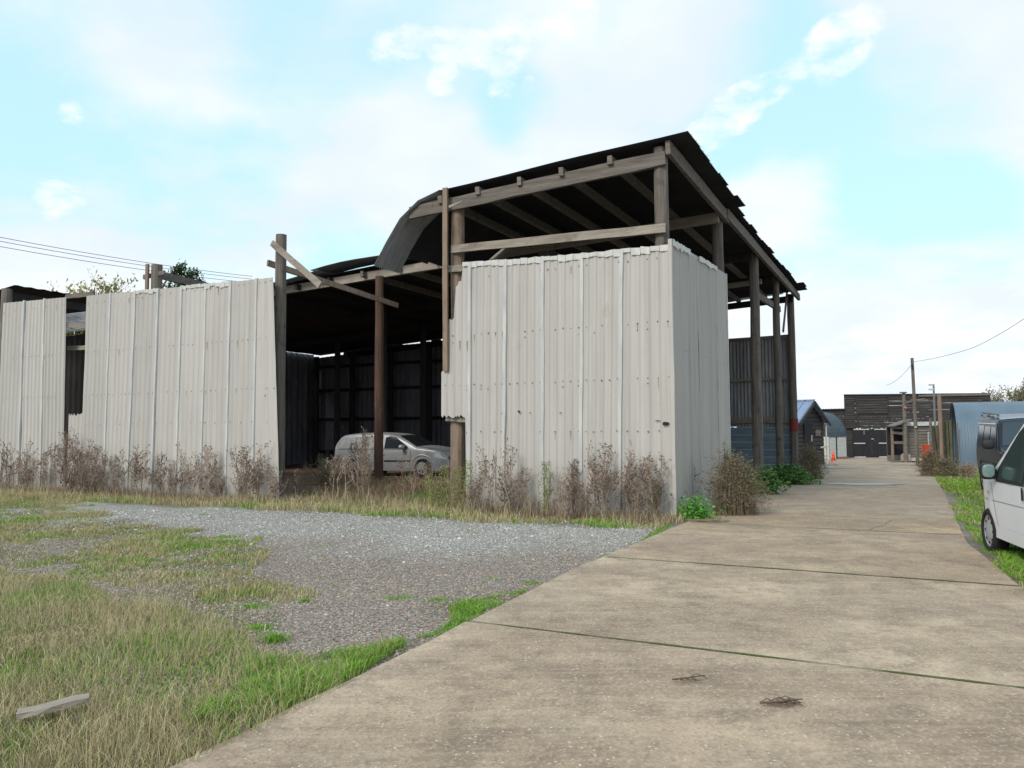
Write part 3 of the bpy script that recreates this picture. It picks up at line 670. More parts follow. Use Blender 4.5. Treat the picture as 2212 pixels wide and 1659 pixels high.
# road side of the block
sideS = [-.2, .30, 1.55, 2.35, 3.4, 4.25, 5.35]
topS = lambda a: 5.24+.045*a
sideS = [FO] + [SW(x, 560, -.2)[0] for x in (1484, 1503, 1526, 1543, 1564)]
wall_sheets('S', sideS, sideS, topS, lambda s: -.05, .22, strips=False, white=.7, period=.15, depth=.03, screws=((3.2, .2), (2.1, .2), (1.2, .2)), bulge=.012)
for q in sideS[1:-1]:
    mb = MB(); mb.bar((.17, q-.01, .0), (.17, q-.01, topS(q)-.02), .10, .09); mb.build('added_backing', 'dark_timber', barn)  # dark backing bars added so no sky shows through the seams
mb = MB(); mb.bar((.235, sideS[-1], -.05), (.235, sideS[-1], topS(sideS[-1])), .05, .05); mb.build('corner_trim', 'cladding_white', barn)
mb = MB(); mb.bar((.235, FO-.015, -.05), (.235, FO-.015, topS(0)+.0), .07, .07, seg=8, jit=.006, up=(0, 1, 0)); mb.build('corner_trim', 'cladding', barn)

# roof: sheets laid down the slope, ribs along s, built as strips in a
def roof_sheet(a0, a1, s0, s1, mt='roof_under', name='roof_sheet', fall=None, jag=.03, label=None, lift=0., per=.075, amp=.010):
    mb = MB(); na = int((a1-a0)/per*4); sl = np.linspace(s0, s1, max(5, int(abs(s1-s0)/.5)))
    vs = []
    for i in range(na+1):
        a = a0+(a1-a0)*i/na; j0 = random.uniform(-jag, jag) if i % 4 == 0 else 0
        for s in sl:
            ss = s + (j0 if s == sl[0] else 0); zz = zroof(ss)+lift
            if fall: ss, zz = fall(ss, a, zz)
            vs.append((-ss, a, zz+amp*math.sin(2*math.pi*i/4)+(float(vnoise(ss, a, .5, 77))-.5)*.05))
    n = len(sl); fs = [(i*n+j, (i+1)*n+j, (i+1)*n+j+1, i*n+j+1) for i in range(na) for j in range(n-1)]
    mb.add(vs, fs); o = mb.build(name, [mt], barn, label=label); md = o.modifiers.new('t', 'SOLIDIFY'); md.thickness = .006; return o
# bent fall beyond the front-left post
S_E = 5.75
def bend(drop):
    T = (0, .74, 1.33, 2.42); KS = (4.9, 5.60, 6.05, 6.66); KZ = (0, -.20, -.60, -1.52)
    def f(s, a, z):
        if s < 4.9: return s, z
        t = s-4.9; zs = float(np.interp(t, T, KZ)); ss = float(np.interp(t, T, KS)); return ss*drop+s*(1-drop), (zroof(4.9)+zs)*drop + z*(1-drop)
    return f
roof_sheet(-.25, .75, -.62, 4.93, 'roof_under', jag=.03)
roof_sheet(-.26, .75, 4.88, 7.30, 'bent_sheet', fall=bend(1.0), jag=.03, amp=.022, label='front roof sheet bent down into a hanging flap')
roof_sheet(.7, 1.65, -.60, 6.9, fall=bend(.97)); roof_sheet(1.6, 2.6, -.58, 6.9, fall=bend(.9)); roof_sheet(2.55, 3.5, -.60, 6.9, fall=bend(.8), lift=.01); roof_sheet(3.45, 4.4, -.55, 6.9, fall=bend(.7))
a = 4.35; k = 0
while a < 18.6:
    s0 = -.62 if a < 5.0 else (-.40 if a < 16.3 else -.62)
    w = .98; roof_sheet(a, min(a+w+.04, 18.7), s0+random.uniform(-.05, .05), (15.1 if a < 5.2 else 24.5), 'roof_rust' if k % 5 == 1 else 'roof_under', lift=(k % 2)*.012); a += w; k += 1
# loose bright ends lying on the left edge of the roof
def curl(s, a, z): return s, z + .05*math.sin((s-10)*1.3) - .02*(s-11)
roof_sheet(4.0, 4.9, 12.0, 15.35, 'galvanised', lift=.10, fall=curl); roof_sheet(4.9, 5.8, 11.2, 15.2, 'galvanised', lift=.12, fall=curl)
roof_sheet(4.0, 4.9, 8.8, 12.3, 'bent_sheet', lift=.17, fall=curl)
# low roof over the outer left bay
def lowr(s, a, z): return s, z
def outer():
    mb = MB(); vs = []; na = 80
    for i in range(na+1):
        a = 0.1+8.6*i/na
        for s in (20.9, 22, 24, 26): vs.append((-s, a, 6.32-.10*(s-21)+.012*math.sin(i*1.6)))
    mb.add(vs, [(i*4+j, (i+1)*4+j, (i+1)*4+j+1, i*4+j+1) for i in range(na) for j in range(3)]); mb.build('roof_sheet', 'roof_rust', barn)
outer()
def outer_wall():
    mb = MB(); vs = []; n = 60
    for i in range(n+1):
        z = 4.95+.62*i/n
        for s in (15.5, 17.3, 17.35, 20.9): vs.append((-s, 1.6+.015*math.sin(i*1.5)+(0.02 if s > 17.32 else 0), z+(.02 if s > 17.32 else 0)))
    mb.add(vs, [(i*4+j, i*4+j+1, (i+1)*4+j+1, (i+1)*4+j) for i in range(n) for j in range(3)]); mb.build('wall_sheet', 'galvanised', barn, label='short bright sheets with level corrugations behind the gap')
outer_wall()
def dark_wall(s0, s1, a, z0, ztopf, mt, per, amp, name='wall_sheet', label=None, gap=None, face=-1):
    mb = MB(); n = int(abs(s1-s0)/per*4); vs = []
    for i in range(n+1):
        s = s0+(s1-s0)*i/n; zt = ztopf(s)
        o = amp*(1 if (i % 4) in (0, 1) else -1)
        for q in (0, .5, 1): vs.append((-s, a+o, z0+(zt-z0)*q))
    mb.add(vs, [(i*3+j, (i+1)*3+j, (i+1)*3+j+1, i*3+j+1) for i in range(n) for j in range(2)]); return mb.build(name, mt, barn, label=label)
# rear wall
RA = 18.25
dark_wall(.1, 6.2, RA, 1.75, lambda s: 5.32-.02*s, 'asbestos', .14, .022, label='weathered grey corrugated rear sheeting')
dark_wall(6.2, 12, RA, -.4, lambda s: 5.7, 'inner_wall', .30, .03)
dark_wall(12, 22.6, RA, -.4, lambda s: 6.12-.012*(s-12)+(.12 if int(s*1.7) % 4 == 0 else 0), 'inner_wall', .30, .03)
dark_wall(22.6, 27, RA, -.4, lambda s: 5.70-.058*(s-23), 'inner_wall', .30, .03)
for z in (5.34, 3.66): beam((.0, RA-.08, z), (6.2, RA-.08, z-.08), .08, .13, 'old_timber_h', 'rail')
beam((-.1, RA-.08, 2.0), (6.2, RA-.08, 1.98), .09, .24, 'old_timber_h', 'rail')
for z in (5.1, 3.84, 2.3, .6): beam((6.3, RA-.1, z), (25.5, RA-.1, z), .1, .15, 'dark_timber', 'rail')
mb = MB(); 
for k in range(7):
    z = -.35+.295*k; mb.add([(-2.55, RA-.02, z), (-.05, RA-.02, z), (-.05, RA-.05, z+.27), (-2.55, RA-.05, z+.27), (-.05, RA, z+.295), (-2.55, RA, z+.295)], [(0, 1, 2, 3), (3, 2, 4, 5)])
mb.build('cladding_boards', 'blue_boards', barn, label='slate blue horizontal boards low on the rear wall')
post(2.72, 18.0, 2.0, .14, 'old_timber', z0=-.6)
dark_wall(2.8, 6.2, RA+.03, -.5, lambda s: 1.78, 'inner_wall', .2, .02)
# far side of barn (left and interior return so no light leaks)
def side_inner():
    mb = MB(); vs = []; n = 90
    for i in range(n+1):
        a = 9+9.3*i/n
        for z in (-.5, 5.8): vs.append((-24.6+.03*(1 if i % 4 < 2 else -1), a, z))
    mb.add(vs, [(i*2, i*2+1, i*2+3, i*2+2) for i in range(n)]); mb.build('wall_sheet', 'inner_wall', barn)
side_inner()
# dark partition added behind the left bays so the gap reads black
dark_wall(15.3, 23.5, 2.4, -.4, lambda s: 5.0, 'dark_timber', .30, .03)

# ------------------------------------------------------------------ vehicles
class Shell:
    """car body: x forward, y left, z up, built from a top line, a plan width and a side curve"""
    def __init__(s, top, bot, plan, belt, tum, rad, crown=.03, belly=.05):
        s.top, s.bot, s.plan, s.beltp, s.tum, s.rad, s.crown, s.belly = top, bot, plan, belt, tum, rad, crown, belly
    def ip(s, P, x): return float(np.interp(x, [p[0] for p in P], [p[1] for p in P]))
    def side(s, x, z, rnd=True):
        w = s.ip(s.plan, x); belt = s.beltp; zb = s.ip(s.bot, x); zt = s.ip(s.top, x)
        if z < belt: w *= 1-s.belly*((belt-z)/max(.2, belt-zb))**2
        else: w *= 1-s.tum*(z-belt)
        r = min(s.rad, (zt-zb)*.45); t = (zt-z)/r
        if rnd and t < 1: w -= r*(1-math.sqrt(max(0, 1-(1-max(t, 0))**2)))
        return w
    def topz(s, x, y):
        zt = s.ip(s.top, x); w = max(.05, s.side(x, zt)); return zt+s.crown*(1-min(1, abs(y)/w)**2)
    def mesh(s, name, m, parent, xs, arches=(), ar=.36):
        bm_ = MB(); ringN = None; vs = []
        for x in xs:
            zb = s.ip(s.bot, x); zt = s.ip(s.top, x); r = min(s.rad, (zt-zb)*.45); ring = []
            zs = list(np.linspace(zb, zt-r, 9)) + [zt-r+r*math.sin(q) for q in np.linspace(.25, math.pi/2, 6)]
            half = [(0, zb), (s.side(x, zb)*.8, zb)] + [(s.side(x, z), z) for z in zs]
            w = half[-1][0]; half += [(w*q, zt+s.crown*(1-q*q)) for q in (.85, .6, .3)]
            ring = [(x, y, z) for y, z in half] + [(x, 0, zt+s.crown)] + [(x, -y, z) for y, z in half[:0:-1]]
            ringN = len(ring); vs += ring
        fs = []
        for i in range(len(xs)-1):
            for k in range(ringN): fs.append((i*ringN+k, i*ringN+(k+1) % ringN, (i+1)*ringN+(k+1) % ringN, (i+1)*ringN+k))
        fs.append(tuple(range(ringN-1, -1, -1))); fs.append(tuple(range((len(xs)-1)*ringN, len(xs)*ringN)))
        bm_.add(vs, fs); o = bm_.build(name, m, parent, smooth=True)
        if arches:
            c = MB()
            for x in arches:
                for sd in (-1, 1): c.tube([(x, sd*.52, ar[1]), (x, sd*1.3, ar[1])], ar[0], 28)
            co = c.build('cut', m); md = o.modifiers.new('b', 'BOOLEAN'); md.operation = 'DIFFERENCE'; md.object = co; md.solver = 'EXACT'
            bpy.context.view_layer.update(); dg = bpy.context.evaluated_depsgraph_get(); me = bpy.data.meshes.new_from_object(o.evaluated_get(dg))
            o.modifiers.clear(); o.data = me; bpy.data.objects.remove(co)
            for p in me.polygons: p.use_smooth = True
        me = o.data
        try: me.set_sharp_from_angle(angle=R_(38))
        except Exception: pass
        return o
    def patch(s, name, m, parent, poly, sd, off=.006, nx=14, nz=6, label=None):
        X = sorted(set(list(np.linspace(min(p[0] for p in poly), max(p[0] for p in poly), nx)) + [p[0] for p in poly])); mb = MB(); vs = []
        for x in X:
            zz = []
            for i in range(len(poly)):
                (x1, z1), (x2, z2) = poly[i], poly[(i+1) % len(poly)]
                if min(x1, x2)-1e-9 <= x <= max(x1, x2)+1e-9:
                    if abs(x2-x1) < 1e-9: zz += [z1, z2]
                    else: zz.append(z1+(z2-z1)*(x-x1)/(x2-x1))
            lo, hi = min(zz), max(zz)
            for k in range(nz+1): z = lo+(hi-lo)*k/nz; vs.append((x, sd*(s.side(x, z)+off), z))
        R1 = nz+1; fs = [(i*R1+k, i*R1+k+1, (i+1)*R1+k+1, (i+1)*R1+k) if sd > 0 else (i*R1+k, (i+1)*R1+k, (i+1)*R1+k+1, i*R1+k+1) for i in range(len(X)-1) for k in range(nz)]
        mb.add(vs, fs); return mb.build(name, m, parent, smooth=True, label=label)
    def toppatch(s, name, m, parent, x0, x1, f0, f1, off=.008, n=10, y0=None, y1=None):
        mb = MB(); vs = []
        for i in range(n+1):
            x = x0+(x1-x0)*i/n; fr = f0+(f1-f0)*i/n; w = (s.side(x, s.ip(s.top, x), False))*fr
            for k in range(13):
                y = -w+2*w*k/12
                if y0 is not None: y = y0+(y1-y0)*k/12
                vs.append((x, y, s.topz(x, y)+off))
        fs = [(i*13+k, (i+1)*13+k, (i+1)*13+k+1, i*13+k+1) for i in range(n) for k in range(12)]
        mb.add(vs, fs); return mb.build(name, m, parent, smooth=True)
def wheel(parent, x, y, r, w, rim_m, spokes=8, solid=False, rr=.66, steer=0.):
    sd = 1 if y > 0 else -1
    h = empty('wheel', (x, y, r), steer); h.parent = parent
    t = MB(); prof = [(rr*r, -w/2), (r*.90, -w/2), (r*.985, -w/2+.025), (r, -w/4), (r, w/4), (r*.985, w/2-.025), (r*.90, w/2), (rr*r, w/2)]
    n = 32; vs = []
    for k in range(n):
        a = 2*math.pi*k/n
        for (q, yy) in prof: vs.append((q*math.cos(a), yy, q*math.sin(a)))
    P = len(prof); t.add(vs, [(k*P+i, k*P+(i+1) % P, ((k+1) % n)*P+(i+1) % P, ((k+1) % n)*P+i) for k in range(n) for i in range(P)])
    t.build('tyre', 'tyre', h, smooth=True)
    m = MB(); yo = sd*(w/2-.02)
    def ring(r0, r1, y0, y1, mi=0):
        vs = []
        for k in range(n):
            a = 2*math.pi*k/n; vs += [(r0*math.cos(a), y0, r0*math.sin(a)), (r1*math.cos(a), y1, r1*math.sin(a))]
        m.add(vs, [(2*k, 2*k+1, (2*k+3) % (2*n), (2*k+2) % (2*n)) for k in range(n)], mi)
    R0 = rr*r
    ring(R0*1.02, R0*.88, yo, yo-sd*.012); ring(R0*.88, R0*.86, yo-sd*.012, yo-sd*.08, 1)
    if solid:
        ring(R0*.88, R0*.35, yo-sd*.012, yo+sd*.012); ring(R0*.35, 0.001, yo+sd*.012, yo+sd*.018)
        for k in range(spokes):
            a = 2*math.pi*k/spokes; m.tube([(R0*.72*math.cos(a), yo-sd*.01, R0*.72*math.sin(a)), (R0*.72*math.cos(a), yo+sd*.006, R0*.72*math.sin(a))], R0*.075, 8, 1)
    else:
        vs = [(R0*.87*math.cos(2*math.pi*k/n), yo-sd*.07, R0*.87*math.sin(2*math.pi*k/n)) for k in range(n)]; m.add(vs, [tuple(range(n))], 1)
        for k in range(spokes):
            a = 2*math.pi*k/spokes; c, s_ = math.cos(a), math.sin(a)
            m.bar((R0*.2*c, yo-sd*.008, R0*.2*s_), (R0*.9*c, yo-sd*.016, R0*.9*s_), R0*.17, .03, 0, up=(0, 1, 0))
        m.tube([(0, yo-sd*.03, 0), (0, yo+sd*.006, 0)], R0*.26, 14, 0)
        for k in range(5):
            a = 2*math.pi*k/5+.3; m.tube([(R0*.16*math.cos(a), yo, R0*.16*math.sin(a)), (R0*.16*math.cos(a), yo+sd*.010, R0*.16*math.sin(a))], R0*.035, 6, 1)
    m.build('rim', [rim_m, 'black_plastic'], h, smooth=False)
    return h
def ellip(name, m, parent, c, d, rz=0, flat=None, n=10, label=None):
    mb = MB(); vs = []; fs = []
    for i in range(n+1):
        th = math.pi*i/n
        for k in range(n*2):
            ph = math.pi*k/n; p = [math.copysign(abs(q)**.7, q) for q in (math.sin(th)*math.cos(ph), math.sin(th)*math.sin(ph), math.cos(th))]
            vs.append((p[0]*d[0]/2, p[1]*d[1]/2, p[2]*d[2]/2))
    for i in range(n):
        for k in range(n*2): fs.append((i*n*2+k, i*n*2+(k+1) % (n*2), (i+1)*n*2+(k+1) % (n*2), (i+1)*n*2+k))
    cr, sr = math.cos(rz), math.sin(rz)
    mb.add([(c[0]+x*cr-y*sr, c[1]+x*sr+y*cr, c[2]+z) for x, y, z in vs], fs); return mb.build(name, m, parent, smooth=True, label=label)
def arch_trim(parent, sh, x, r, zc, sd, m):
    mb = MB(); vs = []; n = 20
    for k in range(n+1):
        a = math.pi*(-.02+1.04*k/n)
        for q, o in ((r-.004, -.03), (r-.004, .012), (r+.045, .010), (r+.05, -.004)):
            xx = x+q*math.cos(a); zz = zc+q*math.sin(a); vs.append((xx, sd*(sh.side(xx, zz)+o), zz))
    mb.add(vs, [(k*4+i, k*4+i+1, (k+1)*4+i+1, (k+1)*4+i) for k in range(n) for i in range(3)]); mb.build('wheel_arch', m, parent, smooth=True)

def silver_car():
    f = G(915, 1029); yaw = math.atan2(-1.0, 2.39)
    cx, cy = f[0]-1.36*math.cos(yaw), f[1]-1.36*math.sin(yaw)
    # near (right) side wheel centre line is y=-.74
    cx -= math.sin(yaw)*.72; cy += math.cos(yaw)*.72
    e = empty('estate_car', (cx, cy, float(gz(cx, cy))-.02), yaw); tag(e, 'dusty silver two door estate van parked inside the open barn', 'car')
    e.rotation_euler = (0, R_(-.3), yaw)
    top = [(-2.12, .62), (-2.10, .94), (-2.02, 1.10), (-1.86, 1.29), (-1.70, 1.385), (-1.3, 1.425), (-.5, 1.44), (.05, 1.41), (.42, 1.33), (.78, 1.17), (1.14, .985), (1.45, .945), (1.8, .89), (2.02, .80), (2.12, .66), (2.16, .5)]
    bot = [(-2.12, .38), (-1.9, .22), (1.9, .20), (2.16, .30)]
    plan = [(-2.12, .70), (-1.95, .79), (-1.5, .845), (0, .855), (1.3, .845), (1.75, .79), (2.0, .68), (2.16, .50)]
    sh = Shell(top, bot, plan, .88, .28, .09, .03)
    sh.mesh('body', 'silver_paint', e, list(np.linspace(-2.12, 2.16, 64)), (-1.25, 1.36), (.365, .33))
    ws = sh.toppatch('windscreen', 'car_glass', e, .40, 1.14, .80, .93)
    mb = MB(); mb.bar((.55, -.12, sh.topz(.55, 0)+.004), (1.1, -.42, sh.topz(1.1, -.4)+.01), .05, .01); mb.build('sticker_reflection', 'white_iron', ws) if False else None
    sh.toppatch('bonnet', 'dusty_silver', e, 1.20, 1.98, .86, .80, .012)
    mb = MB(); mb.bar((1.30, -.715, .915), (2.0, -.60, .80), .03, .02, seg=5); mb.build('bonnet_gap', 'black_plastic', e)
    for sd in (-1, 1):
        sh.patch('side_window', 'car_glass', e, [(-.04, .935), (-.02, 1.29), (.14, 1.335), (.38, 1.29), (.84, .99), (.86, .935)], sd)
        sh.patch('quarter_panel', 'dusty_silver', e, [(-1.78, .93), (-1.55, 1.28), (-1.4, 1.33), (-.20, 1.34), (-.16, .93)], sd, .006)
        sh.patch('rub_strip', 'black_plastic', e, [(-.05, .50), (-.05, .55), (.92, .55), (.92, .50)], sd, .012)
        sh.patch('door_gap', 'black_plastic', e, [(-.135, .25), (-.135, 1.36), (-.120, 1.36), (-.120, .25)], sd, .007)
        sh.patch('door_gap', 'black_plastic', e, [(.935, .25), (.935, .9), (.947, .9), (.947, .25)], sd, .007)
        sh.patch('belt_line', 'black_plastic', e, [(-2.05, .905), (-2.05, .92), (.9, .925), (.9, .905)], sd, .008)
        sh.patch('bumper', 'bumper_grey', e, [(-2.10, .38), (-2.10, .60), (-1.68, .60), (-1.62, .30), (-2.05, .28)], sd, .012)
        sh.patch('headlight', 'lamp_glass', e, [(1.78, .66), (1.80, .765), (1.92, .76), (2.11, .60), (2.10, .56)], sd, .010)
        arch_trim(e, sh, -1.25, .365, .33, sd, 'silver_paint'); arch_trim(e, sh, 1.36, .365, .33, sd, 'silver_paint')
        w1 = wheel(e, -1.25, sd*.75, .31, .19, 'alloy_dirty', 7); w2 = wheel(e, 1.36, sd*.75, .31, .19, 'alloy_dirty', 7)
        mr = ellip('wing_mirror', 'silver_paint', e, (.70, sd*.98, .985), (.15, .26, .15)); ellip('glass', 'car_glass', mr, (.655, sd*.985, .985), (.05, .20, .11))
    mb = MB(); mb.box((2.155, 0, .60), (.05, .8, .12)); mb.build('grille', 'black_plastic', e)
    mb = MB(); mb.bar((-.26, -.868, .74), (-.02+.0, -.868, .74), .03, .03); mb.build('door_handle', 'silver_paint', e)
    mb = MB(); mb.box((0, 0, .26), (3.9, 1.2, .1)); mb.build('underbody', 'black_plastic', e)
silver_car()

def suv():
    yaw = math.atan2(-.8908, -.4543)+R_(SUV_ROT)
    c0 = P0+AX*(SUV_A+2.2)+LX*(-6.80)
    e = empty('off_road_car', (c0[0], c0[1], float(gz(c0[0], c0[1]))-.03), yaw); tag(e, 'dark blue boxy off road car with roof rails facing the camera behind the white van', 'car')
    top = [(-2.3, .9), (-2.28, 1.6), (-2.2, 1.94), (-1.9, 1.99), (-.75, 1.98), (-.45, 1.90), (.30, 1.86), (.42, 1.82), (1.02, 1.24), (1.15, 1.17), (2.0, 1.10), (2.2, 1.02), (2.27, .85), (2.3, .6)]
    bot = [(-2.3, .45), (2.3, .42)]
    plan = [(-2.3, .84), (-2.1, .89), (1.2, .895), (1.9, .87), (2.2, .80), (2.3, .70)]
    sh = Shell(top, bot, plan, 1.08, .16, .10, .04)
    sh.mesh('body', 'suv_paint', e, list(np.linspace(-2.3, 2.3, 70)), (-1.3, 1.30), (.42, .38))
    sh.toppatch('roof_panel', 'suv_top_sheen', e, -2.1, .30, .86, .86, .012, 16)
    ws = sh.toppatch('windscreen', 'suv_glass', e, .46, 1.03, .86, .92, .010)
    sh.toppatch('bonnet', 'suv_top_sheen', e, 1.2, 2.1, .80, .78, .012)
    for sd in (-1, 1):
        sh.patch('side_window', 'suv_glass', e, [(-.22, 1.15), (-.20, 1.70), (.38, 1.68), (.80, 1.26), (.82, 1.15)], sd, .010)
        sh.patch('side_window', 'suv_glass', e, [(-1.12, 1.15), (-1.12, 1.72), (-.30, 1.70), (-.30, 1.15)], sd, .010)
        sh.patch('side_window', 'suv_glass', e, [(-2.12, 1.20), (-2.12, 1.74), (-1.22, 1.74), (-1.22, 1.20)], sd, .010)
        sh.patch('gutter', 'chrome', e, [(-2.1, 1.80), (-2.1, 1.815), (.35, 1.775), (.35, 1.76)], sd, .02)
        sh.patch('side_moulding', 'black_plastic', e, [(-.85, .72), (-.85, .80), (.85, .80), (.85, .72)], sd, .02)
        mb = MB(); mb.tube([(.30, sd*.74, 2.0), (-2.0, sd*.70, 2.09)], .022, 8)
        for x, z in ((.25, 1.90), (-1.0, 1.98), (-1.95, 2.0)): mb.bar((x, sd*.74, z), (x-.03, sd*.725, z+.10), .09, .05, up=(0, 1, 0))
        mb.build('roof_rail', 'bumper_grey', e)
        sh.patch('headlight', 'lamp_glass', e, [(2.02, .80), (2.02, .96), (2.26, .94), (2.27, .80)], sd, .012)
        sh.patch('indicator', 'amber', e, [(1.93, .80), (1.93, .93), (2.0, .93), (2.0, .80)], sd, .014)
        arch_trim(e, sh, -1.3, .42, .38, sd, 'black_plastic'); arch_trim(e, sh, 1.30, .42, .38, sd, 'black_plastic')
        wheel(e, -1.3, sd*.78, .37, .24, 'alloy', 5); wheel(e, 1.30, sd*.78, .37, .24, 'alloy', 5)
        mr = ellip('wing_mirror', 'black_plastic', e, (.80, sd*1.06, 1.27), (.12, .27, .22))
    mb = MB(); mb.box((2.30, 0, .88), (.05, 1.15, .16)); mb.build('grille', 'black_plastic', e)
    mb = MB(); mb.box((2.33, 0, .58), (.16, 1.72, .22)); mb.build('bumper', 'black_plastic', e)
    mb = MB(); mb.bar((1.06, -.55, 1.24), (.75, .0, 1.55), .02, .02); mb.bar((1.06, .1, 1.24), (.75, .6, 1.55), .02, .02); mb.build('wiper', 'black_plastic', e)
SUV_ROT = 5.; SUV_A = 6.3
mat('suv_glass', (.04, .06, .08), (.03, .045, .06), 1, rough=.12, spec=.3)
suv()

def van():
    yaw = math.atan2(.966, .26); f = G(2150, 1187)
    # local: front wheel contact on the left side at (1.35, .80)
    cx = f[0]-(1.35*math.cos(yaw)-.80*math.sin(yaw)); cy = f[1]-(1.35*math.sin(yaw)+.80*math.cos(yaw))
    e = empty('panel_van', (cx, cy, -.05), yaw); tag(e, 'white panel van with grey mirror parked half out of frame on the grass verge', 'van')
    top = [(-2.35, 1.0), (-2.32, 1.75), (-2.2, 1.90), (-.4, 1.94), (-.05, 1.90), (.12, 1.82), (1.05, 1.20), (1.35, 1.12), (1.85, 1.02), (2.02, .88), (2.10, .70), (2.12, .5)]
    bot = [(-2.35, .32), (1.8, .24), (2.12, .28)]
    plan = [(-2.35, .84), (-2.1, .88), (0, .905), (1.2, .89), (1.65, .83), (1.95, .70), (2.12, .50)]
    sh = Shell(top, bot, plan, 1.0, .17, .10, .03, .04)
    sh.mesh('body', 'white_paint', e, list(np.linspace(-2.35, 2.12, 76)), (-1.45, 1.35), (.36, .31))
    sh.toppatch('windscreen', 'van_glass', e, .16, 1.02, .84, .92, .010)
    for sd in (1, -1):
        w = sh.patch('side_window', 'van_glass', e, [(-.10, 1.03), (-.10, 1.70), (.0, 1.69), (.20, 1.60), (.80, 1.14), (.83, 1.03)], sd, .008, 20)
        sh.patch('window_frame', 'black_plastic', e, [(-.14, .995), (-.14, 1.75), (.02, 1.74), (.24, 1.64), (.86, 1.16), (.89, .995)], sd, .004, 20)
        sh.patch('door_gap', 'black_plastic', e, [(-.225, .36), (-.225, 1.72), (-.215, 1.72), (-.215, .36)], sd, .006)
        sh.patch('door_gap', 'black_plastic', e, [(.93, .42), (1.08, .98), (1.09, .98), (.94, .42)], sd, .006)
        sh.patch('crease_shade', 'bumper_grey', e, [(-2.0, .755), (-2.0, .762), (1.62, .735), (1.62, .728)], sd, .004)  # thin grey strip; shade along the body line is painted on
        sh.patch('sill', 'white_paint', e, [(-.9, .26), (-.9, .41), (.92, .42), (.98, .26)], sd, .03)
        for hx in (-.16, -.40): sh.patch('door_handle', 'black_plastic', e, [(hx, .83), (hx, .98), (hx+.07, .98), (hx+.07, .83)], sd, .02, 3, 2)
        sh.patch('side_repeater', 'amber', e, [(1.22, .82), (1.22, .85), (1.28, .85), (1.28, .82)], sd, .012, 3, 2)
        sh.patch('headlight', 'lamp_glass', e, [(1.80, .74), (1.80, .93), (1.98, .88), (2.08, .76), (2.08, .72)], sd, .010)
        wheel(e, 1.35, sd*.79, .305, .19, 'hubcap', 8, True, .72); wheel(e, -1.45, sd*.79, .305, .19, 'hubcap', 8, True, .72)
        mr = ellip('wing_mirror', 'black_plastic', e, (.88, sd*.99, 1.13), (.14, .19, .22)); ellip('glass', 'glass_pale', mr, (.815, sd*.995, 1.135), (.03, .15, .17))  # mirror glass colour carries a painted greenish reflection
        mb = MB(); mb.bar((.90, sd*.86, 1.06), (.88, sd*.97, 1.08), .10, .09); mb.add([(.80, sd*.905, 1.03), (1.02, sd*.885, 1.03), (.82, sd*.89, 1.20)], [(0, 1, 2), (2, 1, 0)]); mb.build('mirror_arm', 'black_plastic', mr)
    sh.patch('bumper', 'bumper_grey', e, [(1.74, .28), (1.71, .52), (1.72, .70), (2.08, .62), (2.10, .34)], 1, .02); sh.patch('bumper', 'bumper_grey', e, [(1.74, .28), (1.71, .52), (1.72, .70), (2.08, .62), (2.10, .34)], -1, .02)
    mb = MB(); mb.box((2.12, 0, .48), (.08, .95, .34)); mb.build('bumper', 'bumper_grey', e)
    mb = MB(); mb.box((0, 0, .28), (3.6, 1.3, .12)); mb.build('underbody', 'black_plastic', e)
van()

